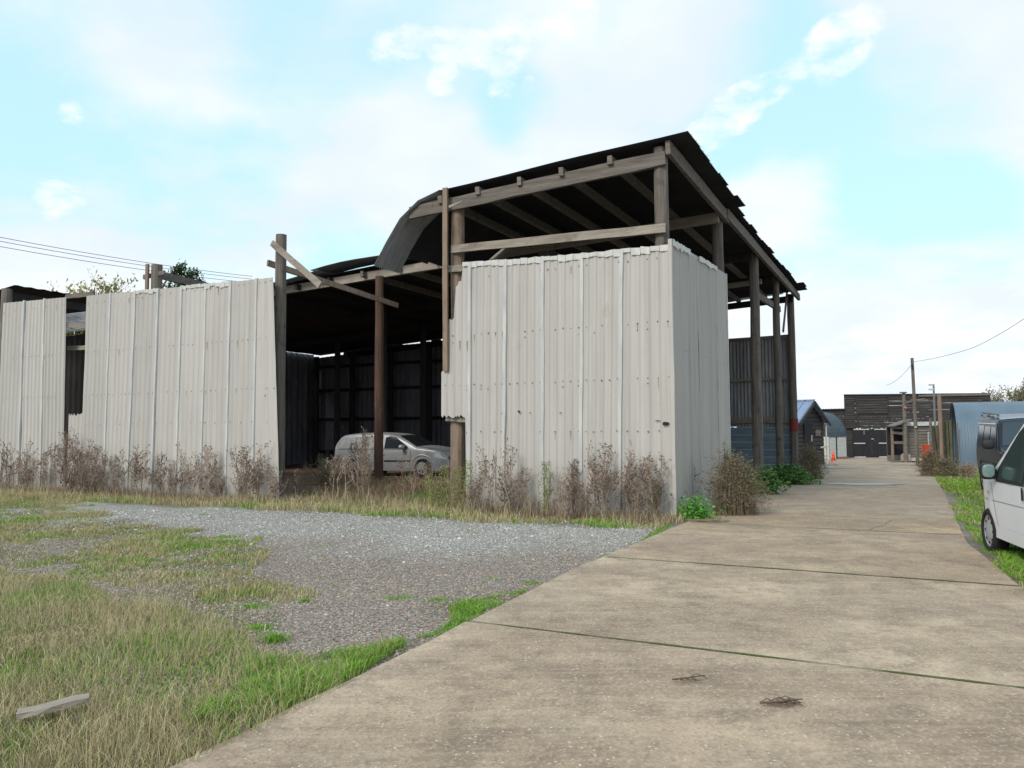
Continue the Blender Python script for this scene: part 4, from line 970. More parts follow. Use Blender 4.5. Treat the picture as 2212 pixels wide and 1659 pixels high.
# ------------------------------------------------------------------ background yard
def build_barn_far():
    Y = 60.; zb = float(slope(Y)); fx = lambda x: (at(x, 925, Y))[0]; fz = lambda y, x=1980: at(x, y, Y)[2]
    e = empty('timber_barn', (fx(1980), Y, zb)); tag(e, 'long black weatherboarded barn with double doors at the end of the road', 'barn')
    ox, oy = fx(1980), Y
    def quadw(x0, x1, y_top0, y_top1, ybot, m, name, yo=0., label=None):
        X0, X1 = fx(x0)-ox, fx(x1)-ox; z1, z2 = fz(y_top0, x0)-zb, fz(y_top1, x1)-zb; z0 = (fz(ybot, x0)-zb) if ybot else -.3
        mb = MB(); nb = max(1, int((max(z1, z2)-z0)/.17))
        for k in range(nb):
            a0, a1 = k/nb, (k+1)/nb; nx = 14; vs = []
            for i in range(nx+1):
                t = i/nx; x = X0+(X1-X0)*t; zt = z1+(z2-z1)*t; j = random.uniform(-.012, .012)
                vs += [(x, yo-.045, z0+(zt-z0)*a0+j), (x, yo, z0+(zt-z0)*a1+j), (x, yo-.045, z0+(zt-z0)*a1+j)]
            mb.add(vs, [(i*3, (i+1)*3, (i+1)*3+1, i*3+1) for i in range(nx)] + [(i*3+1, (i+1)*3+1, (i+1)*3+2, i*3+2) for i in range(nx)])
        return mb.build(name, m, e, label=label)
    quadw(1825, 2142, 853, 850, 925, 'black_boards', 'wall'); quadw(1762, 1826, 886, 884, None, 'black_boards', 'wall', .06); quadw(1826, 1842, 925, 925, None, 'black_boards', 'wall', .02); quadw(1922, 2142, 925, 925, None, 'black_boards', 'wall', .02)
    quadw(1850, 1918, 860, 859, 893, 'black_boards', 'loft_boards', -.06)
    # roofs
    def roof(x0, x1, y0, y1, m, depth=9., rise=.4, name='roof'):
        mb = MB(); n = int((fx(x1)-fx(x0))/.05); vs = []
        for i in range(n+1):
            t = i/n; x = fx(x0)+(fx(x1)-fx(x0))*t-ox; z = (fz(y0, x0)*(1-t)+fz(y1, x1)*t)-zb+.012*math.sin(i*1.57)
            vs += [(x, -.12, z+.02), (x+depth*.52, depth, z+rise), (x, -.12, z-.035)]
        mb.add(vs, [(i*3, (i+1)*3, (i+1)*3+1, i*3+1) for i in range(n)] + [(i*3+2, (i+1)*3+2, (i+1)*3, i*3) for i in range(n)]); mb.build(name, m, e)
    roof(1823, 2143, 852.5, 849.5, 'black_boards', rise=-.2); roof(1760, 1827, 884.5, 883, 'black_boards', rise=-.1)
    mb = MB(); X1 = fx(2142)-ox; zt = fz(850, 2142)-zb; mb.add([(X1, 0, -.3), (X1+4.7, 9, -.3), (X1+4.7, 9, zt-.3), (X1, 0, zt)], [(0, 1, 2, 3)]); mb.build('wall', 'black_boards', e); mb = MB(); X0 = fx(1825)-ox; mb.add([(X0+4.7, 9, -.3), (X0, 0, -.3), (X0, 0, zt), (X0+4.7, 9, zt-.3)], [(0, 1, 2, 3)]); mb.build('wall', 'black_boards', e)
    # weathered fascia on the right, vertical seams
    mb = MB(); mb.bar((fx(1985)-ox, -.1, fz(855, 1985)-zb), (fx(2141)-ox, -.1, fz(852, 2141)-zb), .05, .14, seg=8, jit=.006); mb.build('fascia', 'grey_boards', e)
    for x in (1850.5, 1919.5): mb = MB(); mb.bar((fx(x)-ox, -.09, fz(925, x)-zb), (fx(x)-ox, -.09, fz(855, x)-zb), .05, .05); mb.build('seam_batten', 'black_boards', e)
    for (x0, x1) in ((1841, 1881), (1881.6, 1922)):
        X0, X1 = fx(x0)-ox, fx(x1)-ox; zt = fz(926, 1880)-zb; mb = MB(); n = 9
        for i in range(n):
            a, b = X0+(X1-X0)*i/n, X0+(X1-X0)*(i+1)/n; mb.box(((a+b)/2, -.05+random.uniform(-.004, .004), zt/2+.02), (b-a-.008, .05, zt-.06))
        d = mb.build('door', 'black_doors', e); m2 = MB()
        for yy in (927.5, 957.5, 987): 
            z = fz(yy, 1880)-zb; L = 1.25 if yy < 930 else .92
            xa, xb = (X0+.05, X0+L) if x0 < 1880 else (X1-L, X1-.05)
            m2.bar((xa, -.095, z), (xb, -.095, z), .02, .075)
        m2.build('strap_hinge', 'white_iron', d)
        if x0 < 1880: m3 = MB(); m3.box((X0+.85, -.085, fz(931, 1880)-zb-.1), (.09, .02, .32)); m3.build('pale_patch', 'grey_boards', d)
        else: m3 = MB(); m3.tube([(X0-.05, -.11, fz(948, 1880)-zb), (X0+.12, -.11, fz(948, 1880)-zb-.02)], .035, 8); m3.build('latch', 'white_iron', d)
    mb = MB(); mb.bar((fx(1826)-ox, -.1, fz(924, 1830)-zb), (fx(1922)-ox, -.1, fz(923.5, 1922)-zb), .12, .05); mb.build('door_track', 'black_boards', e)
build_barn_far()

def build_shed():
    Y = 43.; b = at(1750, 925, Y); zb = float(slope(Y)); d = Vector((.75, .66, 0)).normalized(); n = Vector((-d.y, d.x, 0))
    e = empty('shed', (b[0], Y, zb), math.atan2(d.y, d.x)); tag(e, 'small black timber shed with a blue ribbed metal gable roof behind the barn posts', 'shed')
    k = 1700/Y; hw = 1.45; ze = CH-zb+(926-907)/k; za = CH-zb+(925-866)/k
    mb = MB(); L = 3.6
    nb = 16
    def yb(z): return hw if z <= ze else hw*(za-z)/(za-ze)
    for i in range(nb):
        z0, z1 = za*i/nb, za*(i+1)/nb
        mb.add([(-yb(z0), -.04, z0), (yb(z0), -.04, z0), (yb(z1), 0, z1), (-yb(z1), 0, z1)], [(0, 1, 2, 3)])
    mb.add([(-hw, 0, -.3), (-hw, L, -.3), (-hw, L, ze), (-hw, 0, ze), (hw, 0, -.3), (hw, L, -.3), (hw, L, ze), (hw, 0, ze)], [(1, 0, 3, 2), (4, 5, 6, 7)]); mb.build('wall', 'black_boards', e)
    for sd in (-1, 1):
        mb = MB(); o = .25; slope_ = (za-ze)/hw; zo = ze-slope_*o; t = .05
        A = [(0, -.3, za+t), (0, L+.2, za+t), (sd*(hw+o), L+.2, zo+t), (sd*(hw+o), -.3, zo+t)]
        Bv = [(p[0], p[1], p[2]-t) for p in A]; mb.add(A+Bv, [(0, 1, 2, 3), (7, 6, 5, 4), (0, 3, 7, 4), (1, 0, 4, 5), (2, 1, 5, 6), (3, 2, 6, 7)])
        for i in range(8):
            y = -.25+i*.52; mb.bar((0, y, za+t+.02), (sd*(hw+o), y, zo+t+.02), .05, .05)
        mb.bar((0, -.3, za+t+.03), (0, L+.2, za+t+.03), .16, .03)
        mb.build('roof', 'blue_roof', e)
    mb = MB(); mb.box((-.35, -.07, 1.1), (.85, .05, 2.3)); dr = mb.build('door', 'black_doors', e); mb = MB(); mb.box((-.05, -.11, 1.45), (.05, .03, .35)); mb.build('handle', 'white_iron', dr)
    mb = MB(); mb.box((.72, -.07, 1.75), (.5, .05, .35)); mb.build('shutter', 'grey_boards', e)
    for sd in (-1, 1): mb = MB(); mb.bar((0, -.32, za-.06), (sd*(hw+.25), -.32, ze-.3), .04, .16); mb.build('bargeboard', 'black_boards', e)
    mb = MB(); mb.tube([(hw+.1, -.12, 2.2), (hw+.1, -.12, 0)], .045, 8); mb.bar((hw-.55, -.12, .95), (hw+.1, -.12, .95), .04, .10); mb.box((hw+.1, -.12, 2.25), (.22, .12, .09)); mb.build('downpipe', 'white_iron', e)
build_shed()

def build_nissen_dark():
    Y = 55.; zb = float(slope(Y)); p = at(1789, 925, Y); ax = Vector((.80, .60, 0)).normalized()
    e = empty('nissen_hut', (p[0], Y, zb), math.atan2(ax.y, ax.x)); tag(e, 'small round roofed hut with dark blue shell and whitewashed walls beside the barn doors', 'hut')
    k = 1700/Y; h0 = CH-zb+(925-943)/k; R = (943-888)/k; L = 2.35
    mb = MB(); n = 18; vs = []; nl = 30
    for j in range(nl+1):
        x = L*j/nl
        for i in range(n+1):
            t = math.pi*i/n; r = R+.012*math.sin(j*1.9); vs.append((x, R-r*math.cos(t)*1.0, h0+r*math.sin(t)))
    mb.add(vs, [(j*(n+1)+i, (j+1)*(n+1)+i, (j+1)*(n+1)+i+1, j*(n+1)+i+1) for j in range(nl) for i in range(n)]); mb.build('roof', 'dark_nissen', e)
    mb = MB(); ring = [(.08, R-R*math.cos(math.pi*i/n), h0+R*math.sin(math.pi*i/n)) for i in range(n+1)]; mb.add(ring, [tuple(range(n+1))]); mb.add([(x+L-.16, y, z) for x, y, z in ring], [tuple(range(n, -1, -1))]); mb.build('gable', 'black_boards', e)
    mb = MB(); mb.box((L/2+.02, .12, h0/2), (L-.02, .12, h0)); mb.box((.02, R, h0/2), (.10, 2*R, h0)); mb.build('wall', 'whitewash', e)
    mb = MB(); mb.box((.62, .04, h0/2-.02), (.62, .05, h0-.1)); mb.box((1.72, .04, h0/2-.02+.06), (1.05, .05, h0-.2)); mb.build('door', 'white_iron', e, label='pale flat door panels')
    mb = MB(); mb.box((1.06, .05, h0/2), (.09, .05, h0)); mb.build('gap_shade', 'black_doors', e)  # dark strip painted in for the black gap between door and panel
    mb = MB(); mb.box((1.75, .0, .07), (1.2, .14, .16)); mb.build('plinth', 'brick', e)
build_nissen_dark()

def cone():
    p = at(1798, 925, 51.); p[2] = float(slope(51.))+.01; mb = MB(); k = 1700/p[1]; h = 23/k
    e = empty('traffic_cone', p); tag(e, 'orange traffic cone standing before the whitewashed wall of the round hut', 'traffic cone')
    mb.box((0, 0, .02), (h*.55, h*.55, .04)); mb.build('base', 'cone_orange', e)
    c = MB(); c.tube([(0, 0, .04), (0, 0, h*.5), (0, 0, h)], [h*.2, h*.11, h*.035], 16); c.build('cone', 'cone_orange', e, smooth=True)
    c = MB(); c.tube([(0, 0, h*.50), (0, 0, h*.54)], [h*.117, h*.108], 16); c.build('band', 'black_plastic', e)
cone()

def build_board_shed():
    Y = 47.; zb = float(slope(Y)); o = at(1979, 925, Y); k = 1700/Y; X = lambda x: (x-1979)/k; Z = lambda y: CH-zb+(924-y)/k
    e = empty('board_shed', (o[0], Y, zb)); tag(e, 'low grey boarded shed with white fascia behind the reddish pole', 'shed')
    mb = MB(); n = 13; x0, x1 = X(1957), X(2022)
    for i in range(n): z0, z1 = Z(919)*i/n, Z(919)*(i+1)/n; mb.add([(x0, -.05, z0), (x1, -.05, z0), (x1, 0, z1), (x0, 0, z1), (x1, -.05, z1), (x0, -.05, z1)], [(0, 1, 2, 3), (3, 2, 4, 5)])
    mb.add([(x0, 0, 0), (x0, 2.5, 0), (x0, 2.5, Z(919)), (x0, 0, Z(919)), (x1, 0, 0), (x1, 2.5, 0), (x1, 2.5, Z(919)), (x1, 0, Z(919))], [(1, 0, 3, 2), (4, 5, 6, 7), (3, 7, 6, 2)]); mb.build('wall', 'grey_boards', e)
    mb = MB(); mb.bar((X(1955.5), -.12, Z(915.5)), (X(2024), -.12, Z(914.5)), .08, 8.5/k); mb.build('fascia', 'white_iron', e)
    mb = MB(); mb.box(((x0+x1)/2, 1.2, Z(911.5)), (x1-x0+.1, 2.7, .05)); mb.build('roof', 'asbestos', e)
    mb = MB(); mb.box((X(2007), -.10, Z(949.5)), (11/k, .06, 33/k)); w = mb.build('window', 'white_iron', e)
    mb = MB()
    for i in range(2):
        for j in range(4): mb.box((X(2004.6+i*4.9), -.135, Z(938+j*7.8)), (4/k, .012, 6.6/k))
    mb.build('pane', 'glass_pale', w)
    mb = MB(); mb.box((X(1979), -.1, Z(991)), (34/k, .1, 7/k)); mb.build('plinth', 'whitewash', e)
    # frame lean-to
    l = empty('lean_to', (o[0]+X(1938), Y-.2, zb)); tag(l, 'open timber lean to frame of pale battens beside the grey boarded shed', 'lean-to'); X2 = lambda x: (x-1938)/k
    for x in (1923, 1954): mb = MB(); mb.bar((X2(x), 0, 0), (X2(x), 0, Z(919)), .11, .11); mb.build('post', 'pale_timber_v', l)
    for (y0, y1) in ((923, 924), (933, 937), (955, 955)): mb = MB(); mb.bar((X2(1921), -.08, Z(y0)), (X2(1956), -.08, Z(y1)), .05, .16); mb.build('rail', 'grey_boards', l)
    mb = MB(); mb.bar((X2(1917), -.1, Z(920)), (X2(1957), -.1, Z(906)), .9, .06); mb.build('roof', 'grey_boards', l)
    mb = MB(); mb.box((X2(1938), .55, Z(950)), (33/k, .05, 65/k)); mb.build('back_panel', 'black_doors', l)
    mb = MB(); mb.box((X2(1939), -.1, .06), (38/k, .3, .12)); mb.build('sill', 'grey_boards', l)
    s_ = MB(); hw = 9.6/k; hh = 16/k; pts = [(-hw, .0), (hw, 0), (hw, hh*.9), (hw*.55, hh*.93), (hw*.35, hh), (-hw*.45, hh), (-hw*.6, hh*.9), (-hw*.9, hh*.8)]
    s_.add([(x, -.06, z) for x, z in pts]+[(x, .06, z) for x, z in pts], [tuple(range(7, -1, -1))[::-1], tuple(range(15, 7, -1))] + [(i, (i+1) % 8, 8+(i+1) % 8, 8+i) for i in range(8)])
    so_ = s_.build('stone_slab', 'grey_stone'); so_.location = (float(o[0]+X(1946)), Y-.42, zb+.10); tag(so_, 'pale cream shaped slab propped at the foot of the lean to frame', 'slab')
build_board_shed()

def pole(name, px, ytop, ybase, Y, r, m, label, cat, lean=0.):
    zb = float(slope(Y)); p = at(px, ybase, Y); k = 1700/Y; h = CH-zb+(924.5-ytop)/k
    e = empty(name, (p[0], Y, zb)); tag(e, label, cat); mb = MB(); mb.tube([(lean*(1-i/6.)*-1 if lean else 0, 0, h*i/6.) for i in range(7)], [r*(1.08-.2*i/6.) for i in range(7)], 10, jit=.03); mb.build('pole' if cat != 'post' else 'shaft', m, e); return e, h, k
e, h, k = pole('telegraph_pole', 1978, 773, 990, 40, .085, 'old_timber', 'tall leaning brownish telegraph pole with one cable at its top', 'pole', lean=-.09); tp_top = (e.location.x, e.location.y, e.location.z+h)
mb = MB(); mb.box((-.06, -.1, h-.45), (.05, .06, .25)); mb.build('bracket', 'black_plastic', e); mb = MB(); mb.tube([(-.02, -.12, h*.36), (-.02, -.16, h*.36)], .05, 8); mb.build('insulator', 'white_iron', e)
e, h, k = pole('flue_pipe', 1957, 848, 990, 46.4, .10, 'grey_boards', 'pale square flue post with a red ball rising at the corner of the boarded shed', 'post')
mb = MB(); mb.box((-.05, -.05, h), (.34, .2, .08)); mb.build('cap', 'grey_boards', e); ellip('ball', 'red_ball', e, (0, -.14, CH-e.location.z+(924.5-881)/k), (.17, .17, .17))
mb = MB(); z1 = CH-e.location.z; mb.tube([(.05, -.1, z1+(924-870)/k), (.45, -.1, z1+(924-866)/k), (1.1, -.1, z1+(924-862)/k), (1.8, -.1, z1+(924-868)/k)], [.05, .05, .04, .02], 6); mb.box((.5, -.1, z1+(924-864)/k), (.28, .12, .12)); mb.build('branch', 'grey_boards', e)
e, h, k = pole('lamp_post', 2023, 830, 1000, 44, .055, 'bumper_grey', 'thin grey post with two small lamp heads at the top', 'lamp post')
for dz in (.04, .30): mb = MB(); mb.box((-.14, 0, h-dz), (.22, .12, .09)); mb.build('lamp_head', 'white_iron', e)
pole('fence_post', 2034, 852, 996, 39, .10, 'pale_timber_v', 'tall weathered pale post leaning before the mossy sheets', 'post', lean=-.04); pole('fence_post', 2013, 904, 990, 40, .07, 'grey_boards', 'short grey post beside the little shed window', 'post')
def corr_fence(x0, x1, yt, Y, label, m='mossy_sheet', lean=0.):
    zb = float(slope(Y)); a, b = at(x0, 925, Y)[0], at(x1, 925, Y)[0]; k = 1700/Y; h = CH-zb+(924-yt)/k; mb = MB(); n = max(8, int((b-a)/.15)*4); vs = []
    for i in range(n+1):
        x = (b-a)*(i/n-.5)
        for j in range(5): vs.append((x+lean*(1-j/4), .035*math.cos(i*math.pi/2), h*j/4+(random.uniform(-.04, .04) if j == 4 else 0)))
    mb.add(vs, [(i*5+j, (i+1)*5+j, (i+1)*5+j+1, i*5+j+1) for i in range(n) for j in range(4)]); o = mb.build('corrugated_sheet', m); o.location = ((a+b)/2, Y, zb); tag(o, label, 'fence', 'mossy corrugated sheets'); md = o.modifiers.new('t', 'SOLIDIFY'); md.thickness = .02
corr_fence(2011, 2028, 920, 40.5, 'mossy torn corrugated sheet beside the small window', lean=.2); corr_fence(2036, 2059, 908, 39.6, 'wide mossy corrugated sheets next to the blue round hut')
corr_fence(2027, 2037, 912, 40.2, 'narrow dark sheet between the two mossy ones', 'dark_timber')
mb = MB(); p = at(2007, 985, 41); mb.bar((-.25, 0, 0), (-.25, 0, 1.1), .12, .08); mb.bar((.25, 0, 0), (.25, 0, 1.1), .12, .08); mb.bar((-.35, 0, .55), (.35, 0, .55), .10, .3); mb.bar((-.35, 0, .95), (.35, 0, .95), .10, .25)
o = mb.build('barrier', 'orange_plastic'); o.location = (p[0], 41, float(slope(41))); tag(o, 'orange plastic barrier half hidden under the little white window', 'barrier')

def build_nissen_blue():
    Y = 37.6; zb = float(slope(Y))-.05; p = at(2068, 925, Y); e = empty('round_hut', (p[0], Y, zb), R_(-25.0)); tag(e, 'large blue corrugated half round hut behind the parked vehicles', 'hut')
    R = 2.45; H = 3.22; L = 11.; mb = MB(); n = 26; per = .13; nl = int(L/per)*4; vs = []
    for j in range(nl+1):
        x = L*j/nl; r_ = .014*math.sin(j*math.pi/2)
        for i in range(n+1):
            t = math.pi*i/n; c = math.cos(t); s_ = max(0., math.sin(t))**.80; vs.append((x, R-(R+r_)*c, (H+r_)*s_))
    mb.add(vs, [(j*(n+1)+i, (j+1)*(n+1)+i, (j+1)*(n+1)+i+1, j*(n+1)+i+1) for j in range(nl) for i in range(n)]); mb.build('shell', 'blue_nissen', e, smooth=True)
    mb = MB(); ring = [(.35, R-(R-.02)*math.cos(math.pi*i/n), (H-.02)*max(0., math.sin(math.pi*i/n))**.8) for i in range(n+1)]; mb.add(ring, [tuple(range(n, -1, -1))]); mb.build('gable', 'black_boards', e)  # dark sheet inside the arch, standing for the unlit interior of the hut
    mb = MB(); mb.bar((0.02, -.05, 0), (0.02, -.05, 2.2), .05, .05); mb.build('frame', 'grey_boards', e)
build_nissen_blue()

# ------------------------------------------------------------------ overhead cables
def cable(pts, r, label, group=None):
    mb = MB(); P = []
    for i in range(len(pts)-1):
        a, b = Vector(pts[i]), Vector(pts[i+1]); n = 14
        for j in range(n):
            t = j/n; q = a.lerp(b, t); q.z -= .012*(b-a).length*4*t*(1-t); P.append(q)
    P.append(Vector(pts[-1])); mb.tube(P, r, 5); o = mb.build('overhead_cable', 'black_cable'); tag(o, label, 'cable', group)
for k, (y0, y1) in enumerate(((502, 597), (512, 603), (525, 611))):
    cable([at(-260, y0-42, 38), at(545, y1, 60)], .017, ['highest of the three thin black cables crossing the sky at left', 'middle of the three thin black cables crossing the sky at left', 'lowest of the three thin black cables crossing the sky at left'][k], 'cables over the left wall')
cable([(tp_top[0], tp_top[1], tp_top[2]-.2), at(2100, 752, 34), at(2260, 655, 26)], .009, 'single cable running from the telegraph pole up to the right')
cable([(tp_top[0], tp_top[1], tp_top[2]-.3), at(1915, 832, 55)], .010, 'thin cable dropping from the telegraph pole to the left')

# ------------------------------------------------------------------ trees
def tree(name, base, h, spread, leaf_m, label, cat='tree', n_l=2600, leaf=.10, lev=4, group=None, bare=.0, up=.55, crown0=.35, conifer=False):
    e = empty(name, base); tag(e, label, cat, group); tr = MB(); tips = []
    def br(p, d, L, r, k):
        pts = [p]; q = p.copy(); dd = d.copy()
        for i in range(4):
            dd = (dd+Vector((random.uniform(-.16, .16), random.uniform(-.16, .16), random.uniform(-.04, .12)))).normalized(); q = q+dd*L/4; pts.append(q.copy())
        tr.tube(pts, [r*(1-.14*i) for i in range(5)], 6 if k > 1 else 4, cap=False)
        if k <= 1: tips.extend(pts[1:])
        if k == 0: return
        for j in range(4 if k > 1 else 3):
            t = random.uniform(.35, 1); b = pts[min(4, int(t*4))]; an = random.uniform(0, 2*math.pi)
            nd = (dd*random.uniform(.5, .9)+Vector((math.cos(an), math.sin(an), random.uniform(-.1, up)))*spread).normalized()
            br(b, nd, L*random.uniform(.5, .75), r*.5, k-1)
    if conifer:
        tr.tube([(0, 0, 0), (.05, 0, h*.5), (.1, 0, h)], [.22, .12, .02], 8)
        for i in range(46):
            z = h*(.25+.75*i/46); L = (h-z)*.42+.25; an = i*2.4
            p = Vector((0.05, 0, z)); q = p+Vector((math.cos(an)*L, math.sin(an)*L, L*.35)); tr.tube([p, p.lerp(q, .5)+Vector((0, 0, -.05)), q], [.03, .02, .006], 4, cap=False)
            for t in np.linspace(.2, 1, 9): tips.append(p.lerp(q, float(t)))
    else: br(Vector((0, 0, 0)), Vector((0, 0, 1)), h*.42, h*.022, lev)
    zm = max(t.z for t in tips); e.scale = (1, 1, h/zm) if not conifer else (1, 1, 1)
    tr.build('trunk', 'bark', e)
    lf = MB(); vs = []; fs = []
    for i in range(n_l):
        c = random.choice(tips) + Vector([random.gauss(0, leaf*1.3) for _ in range(3)]); s_ = leaf*random.uniform(.4, 1.1)
        a = Vector([random.gauss(0, 1) for _ in range(3)]).normalized(); b = a.cross(Vector((random.random(), random.random(), .3))).normalized()
        o = len(vs); vs += [c-a*s_, c+b*s_*.5, c+a*s_, c-b*s_*.5]; fs.append((o, o+1, o+2, o+3))
    lf.add(vs, fs); lf.build('crown', leaf_m, e); return e
def tree_at(px, ytop, Y, **k):
    p = at(px, 925, Y); zb = float(slope(Y)); h = CH-zb+(931-ytop)/(1700/Y); return (p[0], Y, zb), h
for (px, yt, Y, lab) in ((175, 596, 52, 'yellowing small leaved tree just over the left end of the pale wall'), (222, 586, 53, 'yellow leaved tree whose tip is highest above the left wall beside the gap'), (300, 581, 50, 'thin yellow leaved tree left of the old post above the wall')):
    b, h = tree_at(px, yt, Y); tree('autumn_tree', b, h/1.03, 1.05, 'larch_leaf', lab, n_l=8000, leaf=.12, group='autumn trees behind the left wall')
b, h = tree_at(378, 566, 49); tree('conifer', b, h, .5, 'conifer_leaf', 'dark green conifer tip behind the old post above the left wall', n_l=6000, leaf=.13, conifer=True)
b, h = tree_at(408, 572, 50); tree('conifer', b, h*.985, .5, 'conifer_leaf', 'second conifer leader rising right of the first behind the beam', n_l=5000, leaf=.13, conifer=True)
for (px, yt, Y, lab) in ((2130, 838, 78, 'sparse leafless tree just right of the long black barn roof'), (2172, 842, 74, 'sparse pale tree above the blue round hut'), (2212, 830, 70, 'pale thin tree at the right edge of the picture'), (2265, 820, 72, 'sparse tree beyond the right edge')):
    b, h = tree_at(px, yt, Y); tree('bare_tree', b, h, .9, 'pale_leaf', lab, n_l=1500, leaf=.09, group='bare trees beyond the huts')
def hedge_far():
    V = []; F = []
    for i in range(26000):
        t = random.random(); an = -1.05+2.1*t
        r = 150+random.gauss(0, 6); x = math.sin(an)*r; y = math.cos(an)*r+0; hh = 4.2+1.6*float(vnoise(x, 0, .09, 3))
        z = -1+(hh+1)*random.random()**.7; s_ = random.uniform(.2, .6); o = len(V)
        a = Vector([random.gauss(0, 1) for _ in range(3)]).normalized()*s_; b = Vector([random.gauss(0, 1) for _ in range(3)]).normalized()*s_; c = Vector((x, y, z-.7))
        V += [c-a, c+b, c+a]; F.append((o, o+1, o+2))
    o = mesh_np('far_hedge', [tuple(v) for v in V], F, 'conifer_leaf'); tag(o, 'distant dark hedge line closing the fields behind the yard', 'hedge', kind='stuff')
hedge_far()

# ------------------------------------------------------------------ weeds
def strip(mb, pts, w, mi=0):
    vs = []; n = len(pts)
    for i, p in enumerate(pts):
        p = Vector(p); d = Vector(pts[min(i+1, n-1)])-Vector(pts[max(i-1, 0)]); s1 = d.cross(Vector((0, 1, .2))); s1 = s1.normalized() if s1.length > 1e-6 else Vector((1, 0, 0))
        s2 = d.cross(s1).normalized(); ww = w*(1-.6*i/(n-1))/2
        vs += [p+s1*ww, p-s1*.5*ww+s2*.87*ww, p-s1*.5*ww-s2*.87*ww]
    fs = [(i*3+k, i*3+(k+1) % 3, (i+1)*3+(k+1) % 3, (i+1)*3+k) for i in range(n-1) for k in range(3)]
    mb.add(vs, fs, mi)
def leafq(mb, c, s_, mi=0, flat=False):
    a = Vector([random.gauss(0, 1) for _ in range(3)]); 
    if flat: a.z *= .35
    a = a.normalized()*s_; b = a.cross(Vector([random.gauss(0, 1) for _ in range(3)])).normalized()*s_*.55
    mb.add([c-a, c+b, c+a, c-b], [(0, 1, 2, 3)], mi)
def weed_proto(seed, kind='seed'):
    random.seed(seed); e = empty('dried_weed', (0, 0, -50)); st = MB(); hd = MB()
    nst = 1 if seed % 3 else 2
    for k in range(nst):
        an = random.uniform(0, 6.28); lean = random.uniform(.02, .16); H = random.uniform(.75, 1.0); x0 = Vector((random.uniform(-.06, .06), random.uniform(-.05, .05), -.03))
        def pt(t): return x0+Vector((math.cos(an)*lean*t*t+.015*math.sin(t*9+k), math.sin(an)*lean*t*t, H*t))
        st_pts = [pt(i/7) for i in range(8)]; strip(st, st_pts, .013)
        for j in range(random.randint(10, 14)):
            t = random.uniform(.28, .97); b = pt(t); a2 = random.uniform(0, 6.28); L = random.uniform(.10, .30)*(1.15-t*.7)
            d = Vector((math.cos(a2)*.6, math.sin(a2)*.5, 1)).normalized(); m_ = b+d*L*.55+Vector((math.cos(a2), math.sin(a2), 0))*.02; q = b+d*L+Vector((0, 0, .03))
            strip(st, [b, m_, q], .008)
            for r in range(random.randint(2, 4)):
                b2 = b.lerp(q, random.uniform(.4, 1)); a3 = random.uniform(0, 6.28); q2 = b2+Vector((math.cos(a3)*.5, math.sin(a3)*.5, .8)).normalized()*random.uniform(.03, .10); strip(st, [b2, q2], .006)
                for _ in range(3): leafq(hd, q2+Vector([random.gauss(0, .007) for _ in range(3)]), random.uniform(.008, .017))
        for j in range(5): leafq(hd, pt(random.uniform(.05, .6))+Vector((random.gauss(0, .035), random.gauss(0, .035), 0)), random.uniform(.012, .03))
    st.build('stem', 'weed_brown', e); hd.build('seed_head', 'weed_head', e); return e
protos = [weed_proto(100+i) for i in range(6)]
def green_proto(seed):
    random.seed(seed); e = empty('green_weed', (0, 0, -50)); st = MB(); hd = MB()
    for k in range(3):
        x0 = Vector((random.uniform(-.05, .05), random.uniform(-.05, .05), 0)); l = random.uniform(-.05, .05)
        def pt(t): return x0+Vector((l*t, 0, t))
        strip(st, [pt(i/5) for i in range(6)], .016)
        for j in range(230):
            t = random.uniform(.08, 1); r = .13*math.sin(min(1, t*1.15)*math.pi*.8)*random.random()**.6+.02; a = random.uniform(0, 6.28)
            leafq(hd, pt(t)+Vector((math.cos(a)*r, math.sin(a)*r, r*.8)), random.uniform(.010, .022))
    st.build('stem', 'weed_green', e); hd.build('leaves', 'weed_green', e); return e
gproto = green_proto(55)
random.seed(21)
used = set()
ORD = ['first', 'second', 'third', 'fourth', 'fifth', 'sixth', 'seventh', 'eighth', 'ninth', 'tenth']
def place_at(pr, g, h, label, group, sc=1., wmul=1.):
    rz = random.uniform(0, 6.28); w = h**.6*random.uniform(.9, 1.9 if sc == 1. else 1.2)*sc
    if id(pr) not in used:
        used.add(id(pr)); pr.location = [float(q) for q in g]; pr.rotation_euler = (0, 0, rz); pr.scale = (w, w, h); tag(pr, label, 'weed', group); return
    c = copy_thing(pr, g, rz, (w, w, h), label, group); c['category'] = 'weed'; c.rotation_euler = (random.gauss(0, .11), random.gauss(0, .11), rz)
def place(pr, px, pyb, pyt, label, group, sc=1.):
    a = random.uniform(-.75, -.5); s_, _ = FW(px, 1080, a); x, y = XY(a, s_); g = (x, y, float(gz(x, y))-.02); h = max(.25, at(px, pyt, y)[2]-g[2]); place_at(pr, g, h, label, group, sc*.62)
def clump(xs, ar, yt, n, what, where, group, edges=None):
    for i in range(n):
        px = xs[0]+(xs[1]-xs[0])*random.random(); a = random.uniform(*ar); s_, _ = FW(px, 1080, a); x, y = XY(a, s_); g = (x, y, float(gz(x, y))-.02)
        H = at(px, yt(px), y)[2]-g[2]; h = max(.2, H*random.choice((1, .95, .8, .7, .55, .45))); hw = 'tall' if h > 1.15 else ('waist high' if h > .8 else ('knee high' if h > .5 else 'low'))
        w2 = where
        if edges:
            k = min(max(sum(1 for q in edges if s_ > q)-1, 0), len(edges)-2); fr = (s_-edges[k])/(edges[k+1]-edges[k]); w2 = where.replace('#', ('left' if fr > .5 else 'right')+' half of the '+ORD[k])
        place_at(random.choice(protos), g, h, f'{hw} {what} {w2}', group)
def tops(*P): return lambda x: float(np.interp(x, [p[0] for p in P], [p[1] for p in P]))
